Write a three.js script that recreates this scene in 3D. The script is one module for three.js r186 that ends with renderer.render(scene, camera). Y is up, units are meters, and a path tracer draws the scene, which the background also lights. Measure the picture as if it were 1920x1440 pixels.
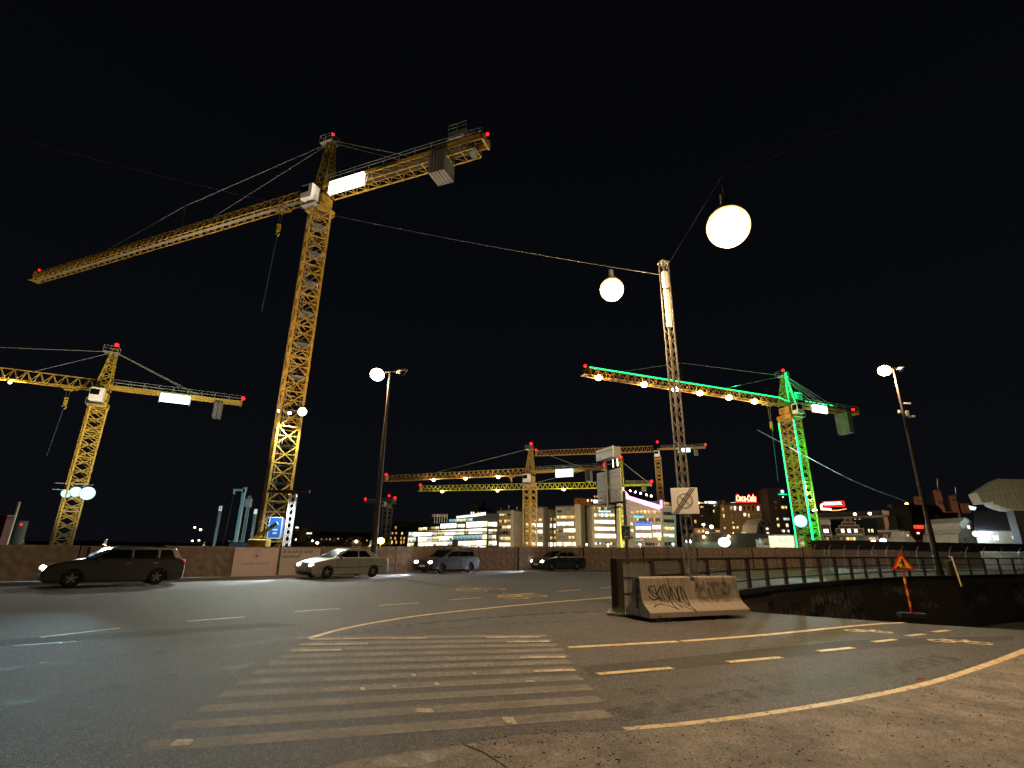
import * as THREE from 'three';
import { mergeGeometries } from 'three/addons/utils/BufferGeometryUtils.js';
import { RoundedBoxGeometry } from 'three/addons/geometries/RoundedBoxGeometry.js';
import { TextGeometry } from 'three/addons/geometries/TextGeometry.js';
import { FontLoader } from 'three/addons/loaders/FontLoader.js';
import { RectAreaLightUniformsLib } from 'three/addons/lights/RectAreaLightUniformsLib.js';
import { createNoise2D } from 'simplex-noise';

// ------------------------------------------------------------------ camera, sky, exposure
const EYE = 1.6, F = 956, PITCH = Math.atan(308 / F), ROLL = THREE.MathUtils.degToRad(0.75);
const scene = new THREE.Scene();
const camera = new THREE.PerspectiveCamera(2 * Math.atan(720 / F) * 180 / Math.PI, 4 / 3, 0.1, 4000);
camera.position.set(0, EYE, 0);
camera.rotation.set(PITCH, 0, ROLL, 'YXZ');
camera.updateMatrixWorld();
const renderer = new THREE.WebGLRenderer({ antialias: true });
renderer.toneMapping = THREE.LinearToneMapping;
renderer.toneMappingExposure = 1;
renderer.shadowMap.enabled = true;
RectAreaLightUniformsLib.init();
{ // night sky: city haze a little paler towards the horizon, the same all round
  const W = 64, H = 32, d = new Float32Array(W * H * 4);
  for (let y = 0; y < H; y++) for (let x = 0; x < W; x++) {
    const up = Math.max(0, (y + 0.5) / H * 2 - 1), k = Math.pow(1 - up, 2.2), i = (y * W + x) * 4;
    d[i] = 0.0012 + 0.0022 * k; d[i + 1] = 0.0014 + 0.0026 * k; d[i + 2] = 0.0020 + 0.0036 * k; d[i + 3] = 1;
  }
  const t = new THREE.DataTexture(d, W, H, THREE.RGBAFormat, THREE.FloatType);
  t.mapping = THREE.EquirectangularReflectionMapping; t.magFilter = THREE.LinearFilter; t.needsUpdate = true;
  scene.background = t; scene.environment = t;
}
const moon = new THREE.DirectionalLight(0xfff2e0, 0.006);
moon.position.set(-60, 120, 40); moon.castShadow = true; scene.add(moon);

// ------------------------------------------------------------------ helpers
let seed = 7; const rnd = () => { seed = (seed * 1664525 + 1013904223) >>> 0; return seed / 4294967296; };
const rr = (a, b) => a + (b - a) * rnd();
const noise = createNoise2D(rnd);
const V = (x, y, z) => new THREE.Vector3(x, y, z);
const rot = new THREE.Matrix4().extractRotation(camera.matrixWorld);
const ray = (px, py) => V((px - 960) / F, (720 - py) / F, -1).applyMatrix4(rot);          // direction of a photo pixel
const at = (px, py, z) => { const d = ray(px, py); return d.multiplyScalar(z / -d.z).add(V(0, EYE, 0)); };
const onY = (px, py, h = 0) => { const d = ray(px, py); return d.multiplyScalar((h - EYE) / d.y).add(V(0, EYE, 0)); };
const names = new Map();
function numbered(n) { const k = names.get(n) || 0; names.set(n, k + 1); return k ? n + '_' + String(k).padStart(3, '0') : n; }
function tag(o, label, category, group, kind) { if (label) o.userData.label = label; if (category) o.userData.category = category; if (group) o.userData.group = group; if (kind) o.userData.kind = kind; return o; }
function thing(name, label, category, p = V(0, 0, 0), o = {}) {
  const g = new THREE.Group(); g.name = numbered(name); g.position.copy(p); g.rotation.y = o.turn || 0; scene.add(g);
  return tag(g, label, category, o.group, o.kind);
}
function part(parent, name, geo, mat, o = {}) {
  const m = new THREE.Mesh(geo, mat); m.name = name; m.castShadow = m.receiveShadow = true;
  if (o.p) m.position.copy(o.p); if (o.r) m.rotation.set(...o.r); if (o.s) m.scale.set(...o.s);
  if (o.label) m.userData.label = o.label; if (o.kind) m.userData.kind = o.kind;
  parent.add(m); return m;
}
const box = (w, h, d, x = 0, y = 0, z = 0) => new THREE.BoxGeometry(w, h, d).translate(x, y, z);
const rbox = (w, h, d, r, x = 0, y = 0, z = 0) => new RoundedBoxGeometry(w, h, d, 2, r).translate(x, y, z);
const cyl = (r0, r1, h, x = 0, y = 0, z = 0, n = 12) => new THREE.CylinderGeometry(r1, r0, h, n).translate(x, y, z);
const merge = (list) => mergeGeometries(list.map((g) => { const n = g.index ? g.toNonIndexed() : g; for (const k of Object.keys(n.attributes)) if (!['position', 'normal', 'uv'].includes(k)) n.deleteAttribute(k); return n; }));
// bars: [a, b, width, depth?] square bars between points, merged
function bars(list) {
  const pos = [], nor = [], uv = [];
  for (const [a, b, w, w2] of list) {
    const d = b.clone().sub(a), L = d.length(); d.normalize();
    const s = Math.abs(d.y) > 0.95 ? V(1, 0, 0) : V(0, 1, 0);
    const u = s.clone().cross(d).normalize(), v = d.clone().cross(u).normalize(), U = Math.abs(a.x * 3.7 + a.y * 1.3 + b.z * 2.1) % 5, h = w / 2, k = (w2 || w) / 2;
    const c = (sx, sy, t) => a.clone().addScaledVector(d, t * L).addScaledVector(u, sx * h).addScaledVector(v, sy * k);
    const quad = (p, q, r, t, n) => { for (const x of [p, q, r, p, r, t]) { pos.push(x.x, x.y, x.z); nor.push(n.x, n.y, n.z); const t2 = x.clone().sub(a).dot(d); uv.push(U + t2, U * 1.7 + x.clone().sub(a).dot(u) + x.clone().sub(a).dot(v)); } };
    const nu = u.clone().negate(), nv = v.clone().negate(), nd = d.clone().negate();
    quad(c(1, -1, 0), c(1, 1, 0), c(1, 1, 1), c(1, -1, 1), u); quad(c(-1, 1, 0), c(-1, -1, 0), c(-1, -1, 1), c(-1, 1, 1), nu);
    quad(c(1, 1, 0), c(-1, 1, 0), c(-1, 1, 1), c(1, 1, 1), v); quad(c(-1, -1, 0), c(1, -1, 0), c(1, -1, 1), c(-1, -1, 1), nv);
    quad(c(-1, -1, 1), c(1, -1, 1), c(1, 1, 1), c(-1, 1, 1), d); quad(c(1, -1, 0), c(-1, -1, 0), c(-1, 1, 0), c(1, 1, 0), nd);
  }
  const g = new THREE.BufferGeometry();
  g.setAttribute('position', new THREE.Float32BufferAttribute(pos, 3)); g.setAttribute('normal', new THREE.Float32BufferAttribute(nor, 3)); g.setAttribute('uv', new THREE.Float32BufferAttribute(uv, 2));
  return g;
}
// flat sheet from ground points, uv in metres
function sheet(points, y = 0) {
  const s = new THREE.Shape(points.map((p) => new THREE.Vector2(p.x, p.z))), g = new THREE.ShapeGeometry(s).toNonIndexed(), a = g.attributes.position, p = [], uv = [];
  for (let i = 0; i < a.count; i += 3) for (const k of [0, 2, 1]) { p.push(a.getX(i + k), y, a.getY(i + k)); uv.push(a.getX(i + k), a.getY(i + k)); }
  for (let i = 0; i < p.length; i += 9) { // wind every face upwards
    const n = (p[i + 5] - p[i + 2]) * (p[i + 6] - p[i]) - (p[i + 3] - p[i]) * (p[i + 8] - p[i + 2]);
    if (n < 0) { for (const c of [0, 1, 2]) [p[i + 3 + c], p[i + 6 + c]] = [p[i + 6 + c], p[i + 3 + c]]; const j = i / 9 * 6; for (const c of [0, 1]) [uv[j + 2 + c], uv[j + 4 + c]] = [uv[j + 4 + c], uv[j + 2 + c]]; }
  }
  const o = new THREE.BufferGeometry(); o.setAttribute('position', new THREE.Float32BufferAttribute(p, 3)); o.setAttribute('uv', new THREE.Float32BufferAttribute(uv, 2)); o.computeVertexNormals();
  return o;
}
// ribbon of width w along ground points
function ribbon(pts, w, y) {
  const pos = [], uv = []; let run = 0; const n = pts.length, L = [], R = [];
  for (let i = 0; i < n; i++) { const d = pts[Math.min(n - 1, i + 1)].clone().sub(pts[Math.max(0, i - 1)]).setY(0).normalize(), s = V(-d.z, 0, d.x).multiplyScalar(w / 2); L.push(pts[i].clone().sub(s)); R.push(pts[i].clone().add(s)); }
  for (let i = 0; i < n - 1; i++) { const l = pts[i].distanceTo(pts[i + 1]); for (const [q, u, v] of [[L[i], run, 0], [R[i], run, 1], [R[i + 1], run + l, 1], [L[i], run, 0], [R[i + 1], run + l, 1], [L[i + 1], run + l, 0]]) { pos.push(q.x, y, q.z); uv.push(u, v * w); } run += l; }
  for (let i = 0; i < pos.length; i += 9) { const k = (pos[i + 5] - pos[i + 2]) * (pos[i + 6] - pos[i]) - (pos[i + 3] - pos[i]) * (pos[i + 8] - pos[i + 2]); if (k < 0) { for (const c of [0, 1, 2]) [pos[i + 3 + c], pos[i + 6 + c]] = [pos[i + 6 + c], pos[i + 3 + c]]; const j = i / 9 * 6; for (const c of [0, 1]) [uv[j + 2 + c], uv[j + 4 + c]] = [uv[j + 4 + c], uv[j + 2 + c]]; } }
  const g = new THREE.BufferGeometry(); g.setAttribute('position', new THREE.Float32BufferAttribute(pos, 3)); g.setAttribute('uv', new THREE.Float32BufferAttribute(uv, 2)); g.computeVertexNormals(); return g;
}
const curve = (pts, n) => new THREE.CatmullRomCurve3(pts).getPoints(n);
const wire = (pts, r, n = 40, sides = 5) => new THREE.TubeGeometry(new THREE.CatmullRomCurve3(pts), n, r, sides);

// ------------------------------------------------------------------ textures and materials
function dataTex(n, fn, srgb = true) {
  const d = new Uint8Array(n * n * 4);
  for (let y = 0; y < n; y++) for (let x = 0; x < n; x++) { const c = fn(x, y), i = (y * n + x) * 4; d[i] = c[0]; d[i + 1] = c[1]; d[i + 2] = c[2]; d[i + 3] = 255; }
  const t = new THREE.DataTexture(d, n, n); t.wrapS = t.wrapT = THREE.RepeatWrapping; t.magFilter = THREE.LinearFilter; if (srgb) t.colorSpace = THREE.SRGBColorSpace; t.needsUpdate = true; return t;
}
// noise that repeats without a seam over n pixels
const wrapN = (x, y, n, k) => { const a = x / n, b = y / n; return noise(a * k, b * k) * (1 - a) * (1 - b) + noise((a - 1) * k, b * k) * a * (1 - b) + noise(a * k, (b - 1) * k) * (1 - a) * b + noise((a - 1) * k, (b - 1) * k) * a * b; };
const cl = (v) => Math.max(0, Math.min(255, v));
function grain(n, metres, base, big, mid, speck) {
  const t = dataTex(n, (x, y) => {
    const b = wrapN(x, y, n, 5) * big + wrapN(x, y, n, 23) * mid * 0.6 + wrapN(x, y, n, 90) * mid * 0.5, r = rnd(), s = (r < 0.6 ? -0.7 : 1.1) * Math.pow(rnd(), 2.2) * speck;
    return base.map((c) => cl(c + (b + s) * c / 70));
  });
  t.repeat.set(1 / metres, 1 / metres); return t;
}
const bumpTex = (n, metres) => { const t = dataTex(n, (x, y) => { const v = cl(128 + wrapN(x, y, n, 140) * 45 + (rnd() - 0.5) * 150); return [v, v, v]; }, false); t.repeat.set(1 / metres, 1 / metres); return t; };
const asphaltMap = grain(2048, 15, [64, 62, 60], 7, 9, 120), asphaltBump = bumpTex(1024, 3.2);
const M = (o) => new THREE.MeshStandardMaterial(o);
const glow = (color, k) => M({ color: 0x111111, roughness: 0.6, emissive: color, emissiveIntensity: k });
const pavTex = grain(1024, 6, [120, 113, 104], 14, 16, 36), concTex = grain(1024, 3, [126, 122, 114], 12, 12, 16), plyTex = grain(512, 2.4, [150, 136, 118], 16, 12, 12), grimeTex = grain(512, 5, [222, 218, 208], 26, 30, 16);
let seamY = 0;
const mats = {
  asphalt: M({ map: asphaltMap, bumpMap: asphaltBump, bumpScale: 0.006, roughness: 0.74 }),
  pavement: M({ map: pavTex, bumpMap: asphaltBump, bumpScale: 0.004, roughness: 0.85 }),
  concrete: M({ map: concTex, roughness: 0.85 }),
  darkConcrete: M({ color: 0x55524c, map: concTex, roughness: 0.9 }),
  soil: M({ color: 0x1d1c1a, roughness: 1 }),
  yellow: M({ color: 0xbd963c, map: grimeTex, roughness: 0.5 }), yellow2: M({ color: 0xc0a23c, map: grimeTex, roughness: 0.5 }), lime: M({ color: 0xb4b02a, map: grimeTex, roughness: 0.5 }),
  steel: M({ color: 0x8d8f8e, roughness: 0.45, metalness: 0.6 }), galv: M({ color: 0x9b9a94, roughness: 0.5, metalness: 0.35 }), dark: M({ color: 0x23221f, roughness: 0.6 }),
  brownSteel: M({ color: 0x3c2f27, roughness: 0.6, metalness: 0.2 }), grey: M({ color: 0x7c7d78, roughness: 0.6 }), white: M({ color: 0xd8d6d0, roughness: 0.5 }), black: M({ color: 0x0c0c0c, roughness: 0.5 }),
  wood: M({ color: 0x4a3a30, map: plyTex, roughness: 0.85 }), ply: M({ map: plyTex, roughness: 0.75 }), glass: M({ color: 0x0b0d10, roughness: 0.08 }),
  ballast: M({ color: 0xd2d0c8, map: concTex, roughness: 0.9 }), blue: M({ color: 0x0c5fb8, roughness: 0.5 }), tarp: M({ color: 0x8b857b, roughness: 0.9, side: THREE.DoubleSide }),
  red: M({ color: 0xb01818, roughness: 0.5 }), leaf: M({ color: 0x3d4a1e, roughness: 0.9, side: THREE.DoubleSide }), rubber: M({ color: 0x101010, roughness: 0.9 }),
  redGlow: glow(0xff1016, 7), warm: glow(0xffd9a0, 30), cool: glow(0xa4e6ff, 2.4), panel: glow(0xfff4dc, 6), panelCool: glow(0xd6fff4, 6), green: glow(0x12ff86, 3.2), pink: glow(0xff9fe8, 2.4), headlight: glow(0xf4f6ff, 40), tail: glow(0xff1a0c, 3),
};
function canvasTex(w, h, draw) { const c = document.createElement('canvas'); c.width = w; c.height = h; draw(c.getContext('2d'), w, h); const t = new THREE.CanvasTexture(c); t.colorSpace = THREE.SRGBColorSpace; return t; }
// worn paint: see-through where tyres took it off
function wornTex(n, keep, fine) { const t = dataTex(n, (x, y) => { const v = wrapN(x, y, n, 6) * 0.5 + wrapN(x, y, n, 30) * 0.35 + (rnd() - 0.5) * fine; const a = cl(255 * Math.min(1, Math.max(0.0, (v + keep) * 1.3))); return [a, a, a]; }, false); t.repeat.set(1 / 2.2, 1 / 2.2); return t; }
const crossTex = dataTex(1024, (x, y) => { const v = 0.3 + wrapN(x, y, 1024, 4) * 0.16 + wrapN(x, y, 1024, 26) * 0.14 + (rnd() - 0.5) * 0.5 + (rnd() < 0.05 ? 0.5 : 0); const a = cl(255 * Math.max(0, Math.min(1, v))); return [a, a, a]; }, false); crossTex.repeat.set(1 / 3.1, 1 / 3.1);
const paint = { line: M({ color: 0xd8c294, roughness: 0.6, alphaMap: wornTex(512, 0.85, 0.6), transparent: true }), stripe: M({ color: 0xbab4a8, roughness: 0.75, alphaMap: crossTex, transparent: true }), whole: M({ color: 0xc4b89e, roughness: 0.7, alphaMap: wornTex(256, 0.75, 0.7), transparent: true }) };
const sans = await new FontLoader().loadAsync('fonts/droid/droid_sans_bold.typeface.json');
const serif = await new FontLoader().loadAsync('fonts/droid/droid_serif_bold.typeface.json');
function text(str, size, depth, font = sans) { const g = new TextGeometry(str, { font, size, depth, curveSegments: 3 }); g.computeBoundingBox(); const b = g.boundingBox; return g.translate(-(b.min.x + b.max.x) / 2, -(b.min.y + b.max.y) / 2, 0); }
function pointLight(parent, p, color, I, r = 5) { const l = new THREE.PointLight(color, I); l.position.copy(p); l.shadow.radius = r; l.castShadow = true; parent.add(l); return l; }
function spotLight(parent, p, target, color, I, angle, pen = 0.5, r = 8) { const l = new THREE.SpotLight(color, I, 0, angle, pen); l.position.copy(p); l.shadow.radius = r; l.castShadow = true; l.target.position.copy(target); parent.add(l); parent.add(l.target); return l; }

// ------------------------------------------------------------------ ground, road, ramp, hills
const LINE = { // plan lines, metres
  rail: [V(2.9, 0, -14.66), V(4.6, 0, -16.7), V(7.6, 0, -20.1), V(11.6, 0, -24.4), V(18.6, 0, -30.4), V(26.6, 0, -36.2), V(40, 0, -43), V(58, 0, -50), V(90, 0, -58)],
  crest: [V(3.4, 0, -15.6), V(6.6, 0, -15.5), V(7.06, 0, -15.15), V(9.42, 0, -13.55), V(11.48, 0, -12.46), V(24, 0, -6.6), V(60, 0, 12)],
  hoarding: [V(-44, 0, -2), V(-21.7, 0, -22), V(-14.6, 0, -28.6), V(-7.5, 0, -35.4), V(3, 0, -43), V(17, 0, -49.5), V(32, 0, -54.5)],
};
{
  const g = new THREE.PlaneGeometry(3600, 3600).rotateX(-Math.PI / 2);
  const m = part(scene, 'ground', g, mats.soil, { p: V(0, -7, -400) }); tag(m, 'dark low ground beyond the road, under the cranes and quays', null, null, 'structure');
  const road = thing('road', 'wide asphalt road with worn zebra crossing and cream lane markings', null, V(0, 0, 0), { kind: 'structure' });
  const outline = [V(-60, 0, 30), V(-60, 0, 0), ...LINE.hoarding.map((p) => p.clone().multiplyScalar(1.02)), V(60, 0, -63), V(100, 0, -66), ...[...LINE.rail].reverse().map((p) => p.clone()), ...LINE.crest.map((p) => p.clone()), V(60, 0, 30)];
  part(road, 'road_surface', sheet(outline, 0), mats.asphalt);
  const under = new THREE.ExtrudeGeometry(new THREE.Shape(outline.map((p) => new THREE.Vector2(p.x, -p.z))), { depth: 0.9, bevelEnabled: false }).rotateX(-Math.PI / 2).translate(0, -0.905, 0);
  part(road, 'deck_slab', under, mats.darkConcrete);
  // markings, photographed ones only
  const dash = (name, x0, y0, x1, y1, w, mat = paint.line) => { const a = onY(x0, y0), b = onY(x1, y1); part(road, name, ribbon([a, b], w, 0.004), mat); };
  for (const d of [[75, 1195, 225, 1178], [350, 1165, 458, 1157], [552, 1147, 637, 1141], [710, 1135.5, 785, 1130.5], [843, 1125, 902, 1120.5], [952, 1116, 1002, 1112], [1046, 1109, 1090, 1105.5], [1124, 1103, 1165, 1100]]) dash('lane_dash', ...d, 0.11);
  for (const d of [[1120, 1264, 1260, 1252.5], [1365, 1241.5, 1465, 1232.5], [1535, 1221, 1600, 1214.5], [1637, 1204, 1678, 1199], [1700, 1192.5, 1733, 1189], [1750, 1185, 1778, 1182]]) dash('cycle_lane_dash', ...d, 0.13);
  const lineOf = (name, pts, w, n = 40) => part(road, name, ribbon(curve(pts.map((p) => onY(...p)), n), w, 0.004), paint.line);
  lineOf('edge_line', [[578, 1197], [640, 1180], [700, 1168], [790, 1154], [900, 1142], [1020, 1130.5], [1140, 1121], [1215, 1115]], 0.13);
  lineOf('edge_line', [[1065, 1214], [1160, 1209], [1270, 1203]], 0.14, 8); lineOf('edge_line', [[1278, 1202.5], [1360, 1196.5], [1440, 1190], [1530, 1181], [1600, 1174], [1650, 1170], [1695, 1167.5]], 0.14);
  lineOf('edge_line', [[1175, 1370], [1330, 1355], [1500, 1331], [1640, 1306], [1750, 1281], [1850, 1249], [1920, 1222], [2000, 1186]], 0.17);
  const st = [[575, 1199, 1025, 1194], [556, 1209.5, 1036, 1202.5], [538, 1221, 1046, 1211.5], [520, 1234, 1056, 1221.5], [497, 1248, 1064, 1232.5], [468, 1264.5, 1072, 1244.5], [436, 1284.5, 1081, 1258.5], [402, 1308, 1092, 1275], [358, 1337, 1110, 1294], [305, 1370.5, 1130, 1317], [247, 1412, 1147, 1346]];
  for (const [a, b, c, d] of st) { const p = onY(a, b), q = onY(c, d), w = 0.26; p.z -= w / 2; q.z -= w / 2; const sg = ribbon([p, p.clone().lerp(q, 0.5), q], w, 0.004), su = sg.attributes.uv; for (let k = 0; k < su.count; k++) su.setXY(k, su.getX(k) + a * 0.013, su.getY(k) + b * 0.0171); part(road, 'crossing_stripe', sg, paint.stripe); part(road, 'stripe_edge', ribbon([q.clone().lerp(p, rr(0, 0.1)).add(V(0, 0, w / 2 - 0.015)), q.clone().lerp(p, rr(0.3, 0.75)).add(V(0, 0, w / 2 - 0.015))], 0.03, 0.0052), paint.stripe); }
  for (const [x0, y0, x1, y1] of [[580, 1199, 735, 1197.4], [912, 1196, 1012, 1194.6], [562, 1209.5, 690, 1207.5], [950, 1204, 1030, 1203], [545, 1221, 640, 1219], [975, 1233.5, 1060, 1232.5], [1000, 1258.5, 1078, 1257], [700, 1197.8, 800, 1196.8]]) { const p = onY(x0, y0), q = onY(x1, y1); part(road, 'stripe_remnant', ribbon([p, q], 0.12, 0.0064), paint.whole); }
  // bits of the paint that are still whole, tyre marks, a patched strip and tar seams
  for (const [x, y, w, l] of [[342, 1393, 0.14, 0.13], [796, 1333, 0.12, 0.16], [956, 1352, 0.2, 0.1], [820, 1283, 0.1, 0.05], [740, 1287, 0.11, 0.04], [680, 1292, 0.12, 0.05], [995, 1278, 0.08, 0.1], [890, 1263, 0.09, 0.04], [775, 1266, 0.09, 0.05]]) { const c = onY(x, y); const pt = []; for (let k = 0; k < 16; k++) { const t = k / 16 * 6.283, q = 1 / Math.max(Math.abs(Math.cos(t)), Math.abs(Math.sin(t))); pt.push(V(c.x + Math.cos(t) * l * q * rr(0.4, 0.72) + Math.sin(t) * w * 0.2, 0, c.z + Math.sin(t) * w * q * rr(0.42, 0.6))); } part(road, 'paint_remnant', sheet(pt, 0.0058), paint.whole); }
  const mark = (name, pts, w, m, y) => part(road, name, ribbon(curve(pts.map((p) => onY(...p)), 40), w, y), m);
  const tyre = M({ color: 0x0d0c0b, roughness: 0.6, alphaMap: wornTex(512, 0.12, 0.5), transparent: true }), tyre2 = M({ color: 0x141312, roughness: 0.55, alphaMap: wornTex(512, -0.04, 0.4), transparent: true }), tar = M({ color: 0x0b0b0b, roughness: 0.45 });
  mark('tyre_mark', [[610, 1196], [720, 1178], [860, 1163], [1000, 1152], [1130, 1146]], 0.3, tyre, 0.0024); mark('tyre_mark', [[640, 1204], [780, 1186], [930, 1172], [1110, 1163]], 0.24, tyre2, 0.0026); mark('tyre_mark', [[1130, 1345], [1300, 1318], [1480, 1290], [1640, 1262], [1780, 1232]], 0.42, tyre, 0.0024); mark('tyre_mark', [[1150, 1300], [1330, 1282], [1540, 1257], [1700, 1236]], 0.3, tyre2, 0.0026);
  mark('tyre_mark', [[-60, 1260], [180, 1236], [480, 1205], [760, 1170]], 0.35, tyre2, 0.0022); mark('tyre_mark', [[-60, 1330], [200, 1290], [500, 1240], [700, 1205]], 0.3, tyre2, 0.0028);
  mark('tar_seam', [[-40, 1215], [160, 1202], [380, 1186], [600, 1172]], 0.025, tar, 0.003); mark('tar_seam', [[1090, 1250], [1320, 1228], [1600, 1200], [1900, 1192]], 0.02, tar, 0.003);
  part(road, 'asphalt_patch', sheet([onY(-60, 1216), onY(160, 1203), onY(380, 1187), onY(590, 1173), onY(500, 1168), onY(200, 1188), onY(-60, 1203)], 0.0016), M({ map: asphaltMap, color: 0xb8b4ae, bumpMap: asphaltBump, bumpScale: 0.004, roughness: 0.8 }));
  part(road, 'asphalt_patch', sheet([onY(1090, 1250), onY(1320, 1228), onY(1600, 1200), onY(1900, 1192), onY(1900, 1200), onY(1640, 1215), onY(1360, 1246), onY(1110, 1272)], 0.0016), M({ map: asphaltMap, color: 0xc4c0ba, bumpMap: asphaltBump, bumpScale: 0.004, roughness: 0.8 }));
  // painted bicycles
  const bike = (x0, y0, x1, y1, tall) => {
    const a = onY(x0, y0), b = onY(x1, y1), u = b.clone().sub(a), s = u.length() / 1.7; u.normalize(); const v = V(u.z, 0, -u.x);
    const P = (x, y) => a.clone().addScaledVector(u, x * s).addScaledVector(v, y * s * tall), L = [], w = 0.07;
    for (const cx of [0.36, 1.34]) { const ring = []; for (let i = 0; i <= 20; i++) ring.push(P(cx + 0.34 * Math.cos(i / 20 * 6.2832), 0.36 + 0.34 * Math.sin(i / 20 * 6.2832))); L.push(ribbon(ring, w, 0.0042)); }
    let k = 0; for (const q of [[[0.36, 0.36], [0.62, 0.85], [1.18, 0.85], [0.8, 0.36], [0.36, 0.36]], [[0.8, 0.36], [0.58, 0.98], [0.48, 0.98]], [[1.34, 0.36], [1.14, 1.02], [1.3, 1.06]]]) L.push(ribbon(q.map((p) => P(...p)), w, 0.0046 + 0.0004 * k++));
    part(road, 'bicycle_symbol', merge(L), paint.line);
  };
  bike(898, 1110.5, 958, 1104.5, 1.6); bike(976, 1124, 1036, 1117.5, 1.6); bike(1590, 1184, 1678, 1188, 0.8); bike(1748, 1203, 1868, 1210, 0.8);

  const pav = thing('pavement', 'pale brown gritty pavement at the near corner', null, V(0, 0, 0), { kind: 'structure' });
  const edge = curve([onY(560, 1460), onY(640, 1436), onY(760, 1416), onY(900, 1396), onY(985, 1382), onY(1175, 1374), onY(1330, 1359.5), onY(1500, 1336), onY(1640, 1311), onY(1750, 1286), onY(1850, 1254), onY(1920, 1228), onY(2020, 1185)], 90);
  edge.forEach((p, i) => { if (i < 36) { const j = noise(i * 0.8, 3) * 0.012; p.z += j; } });
  const pts = [V(-3.2, 0, 3), ...edge, V(26, 0, 3)];
  part(pav, 'pavement_surface', new THREE.ExtrudeGeometry(new THREE.Shape(pts.map((p) => new THREE.Vector2(p.x, -p.z))), { depth: 0.02, bevelEnabled: false }).rotateX(-Math.PI / 2).translate(0, 0.001, 0), M({ map: pavTex, bumpMap: asphaltBump, bumpScale: 0.004, roughness: 0.88 }));
  const joint = [onY(868, 1401), onY(905, 1416), onY(950, 1445)]; part(pav, 'joint', ribbon(joint, 0.014, 0.0235), M({ color: 0x1c1713, roughness: 1 }));
  const pt = M({ color: 0xb9b9b4, roughness: 0.7, alphaMap: wornTex(512, 0.2, 0.9), transparent: true });
  part(pav, 'paint_patch', sheet([onY(700, 1432), onY(780, 1418), onY(850, 1408), onY(868, 1412), onY(840, 1425), onY(790, 1445), onY(690, 1445)], 0.0245), pt);
  // grit and leaf litter, denser along the edge
  const bits = new THREE.InstancedMesh(new THREE.IcosahedronGeometry(0.0055, 0), M({ color: 0x1a140f, roughness: 1 }), 1500), m4 = new THREE.Matrix4();
  for (let i = 0; i < 1500; i++) {
    const e = edge[Math.floor(20 + rnd() * 62)], off = Math.pow(rnd(), 1.6) * 2.2, c = 0.5 + noise(e.x * 1.4, off * 2); const s = rr(0.4, 1.5) * (c > 0.4 ? 1.1 : 0.6);
    m4.makeRotationY(rr(0, 6)).scale(V(s * rr(0.6, 2.4), s * 0.5, s * rr(0.5, 1.4))).setPosition(e.x + off * 0.35 + rr(-0.4, 0.4), 0.023, e.z + off - 0.08 + rr(-0.02, 0.05)); bits.setMatrixAt(i, m4);
  }
  bits.name = 'debris'; tag(bits, 'dark grit and leaf crumbs scattered on the pavement', 'debris', null, 'stuff'); scene.add(bits);
  const lf = new THREE.BufferGeometry(); lf.setAttribute('position', new THREE.Float32BufferAttribute([-0.09, 0, 0, -0.02, 0.012, 0.03, 0.09, 0.02, 0, -0.09, 0, 0, 0.09, 0.02, 0, 0, 0.03, -0.03], 3)); lf.computeVertexNormals();
  const leafy = part(scene, 'fallen_leaf', lf, M({ color: 0x8a3a16, roughness: 0.8, side: THREE.DoubleSide }), { p: onY(1728, 1277).setY(0.008) }); tag(leafy, 'single reddish fallen leaf on the asphalt near the pavement edge', 'leaf');
}
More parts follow.
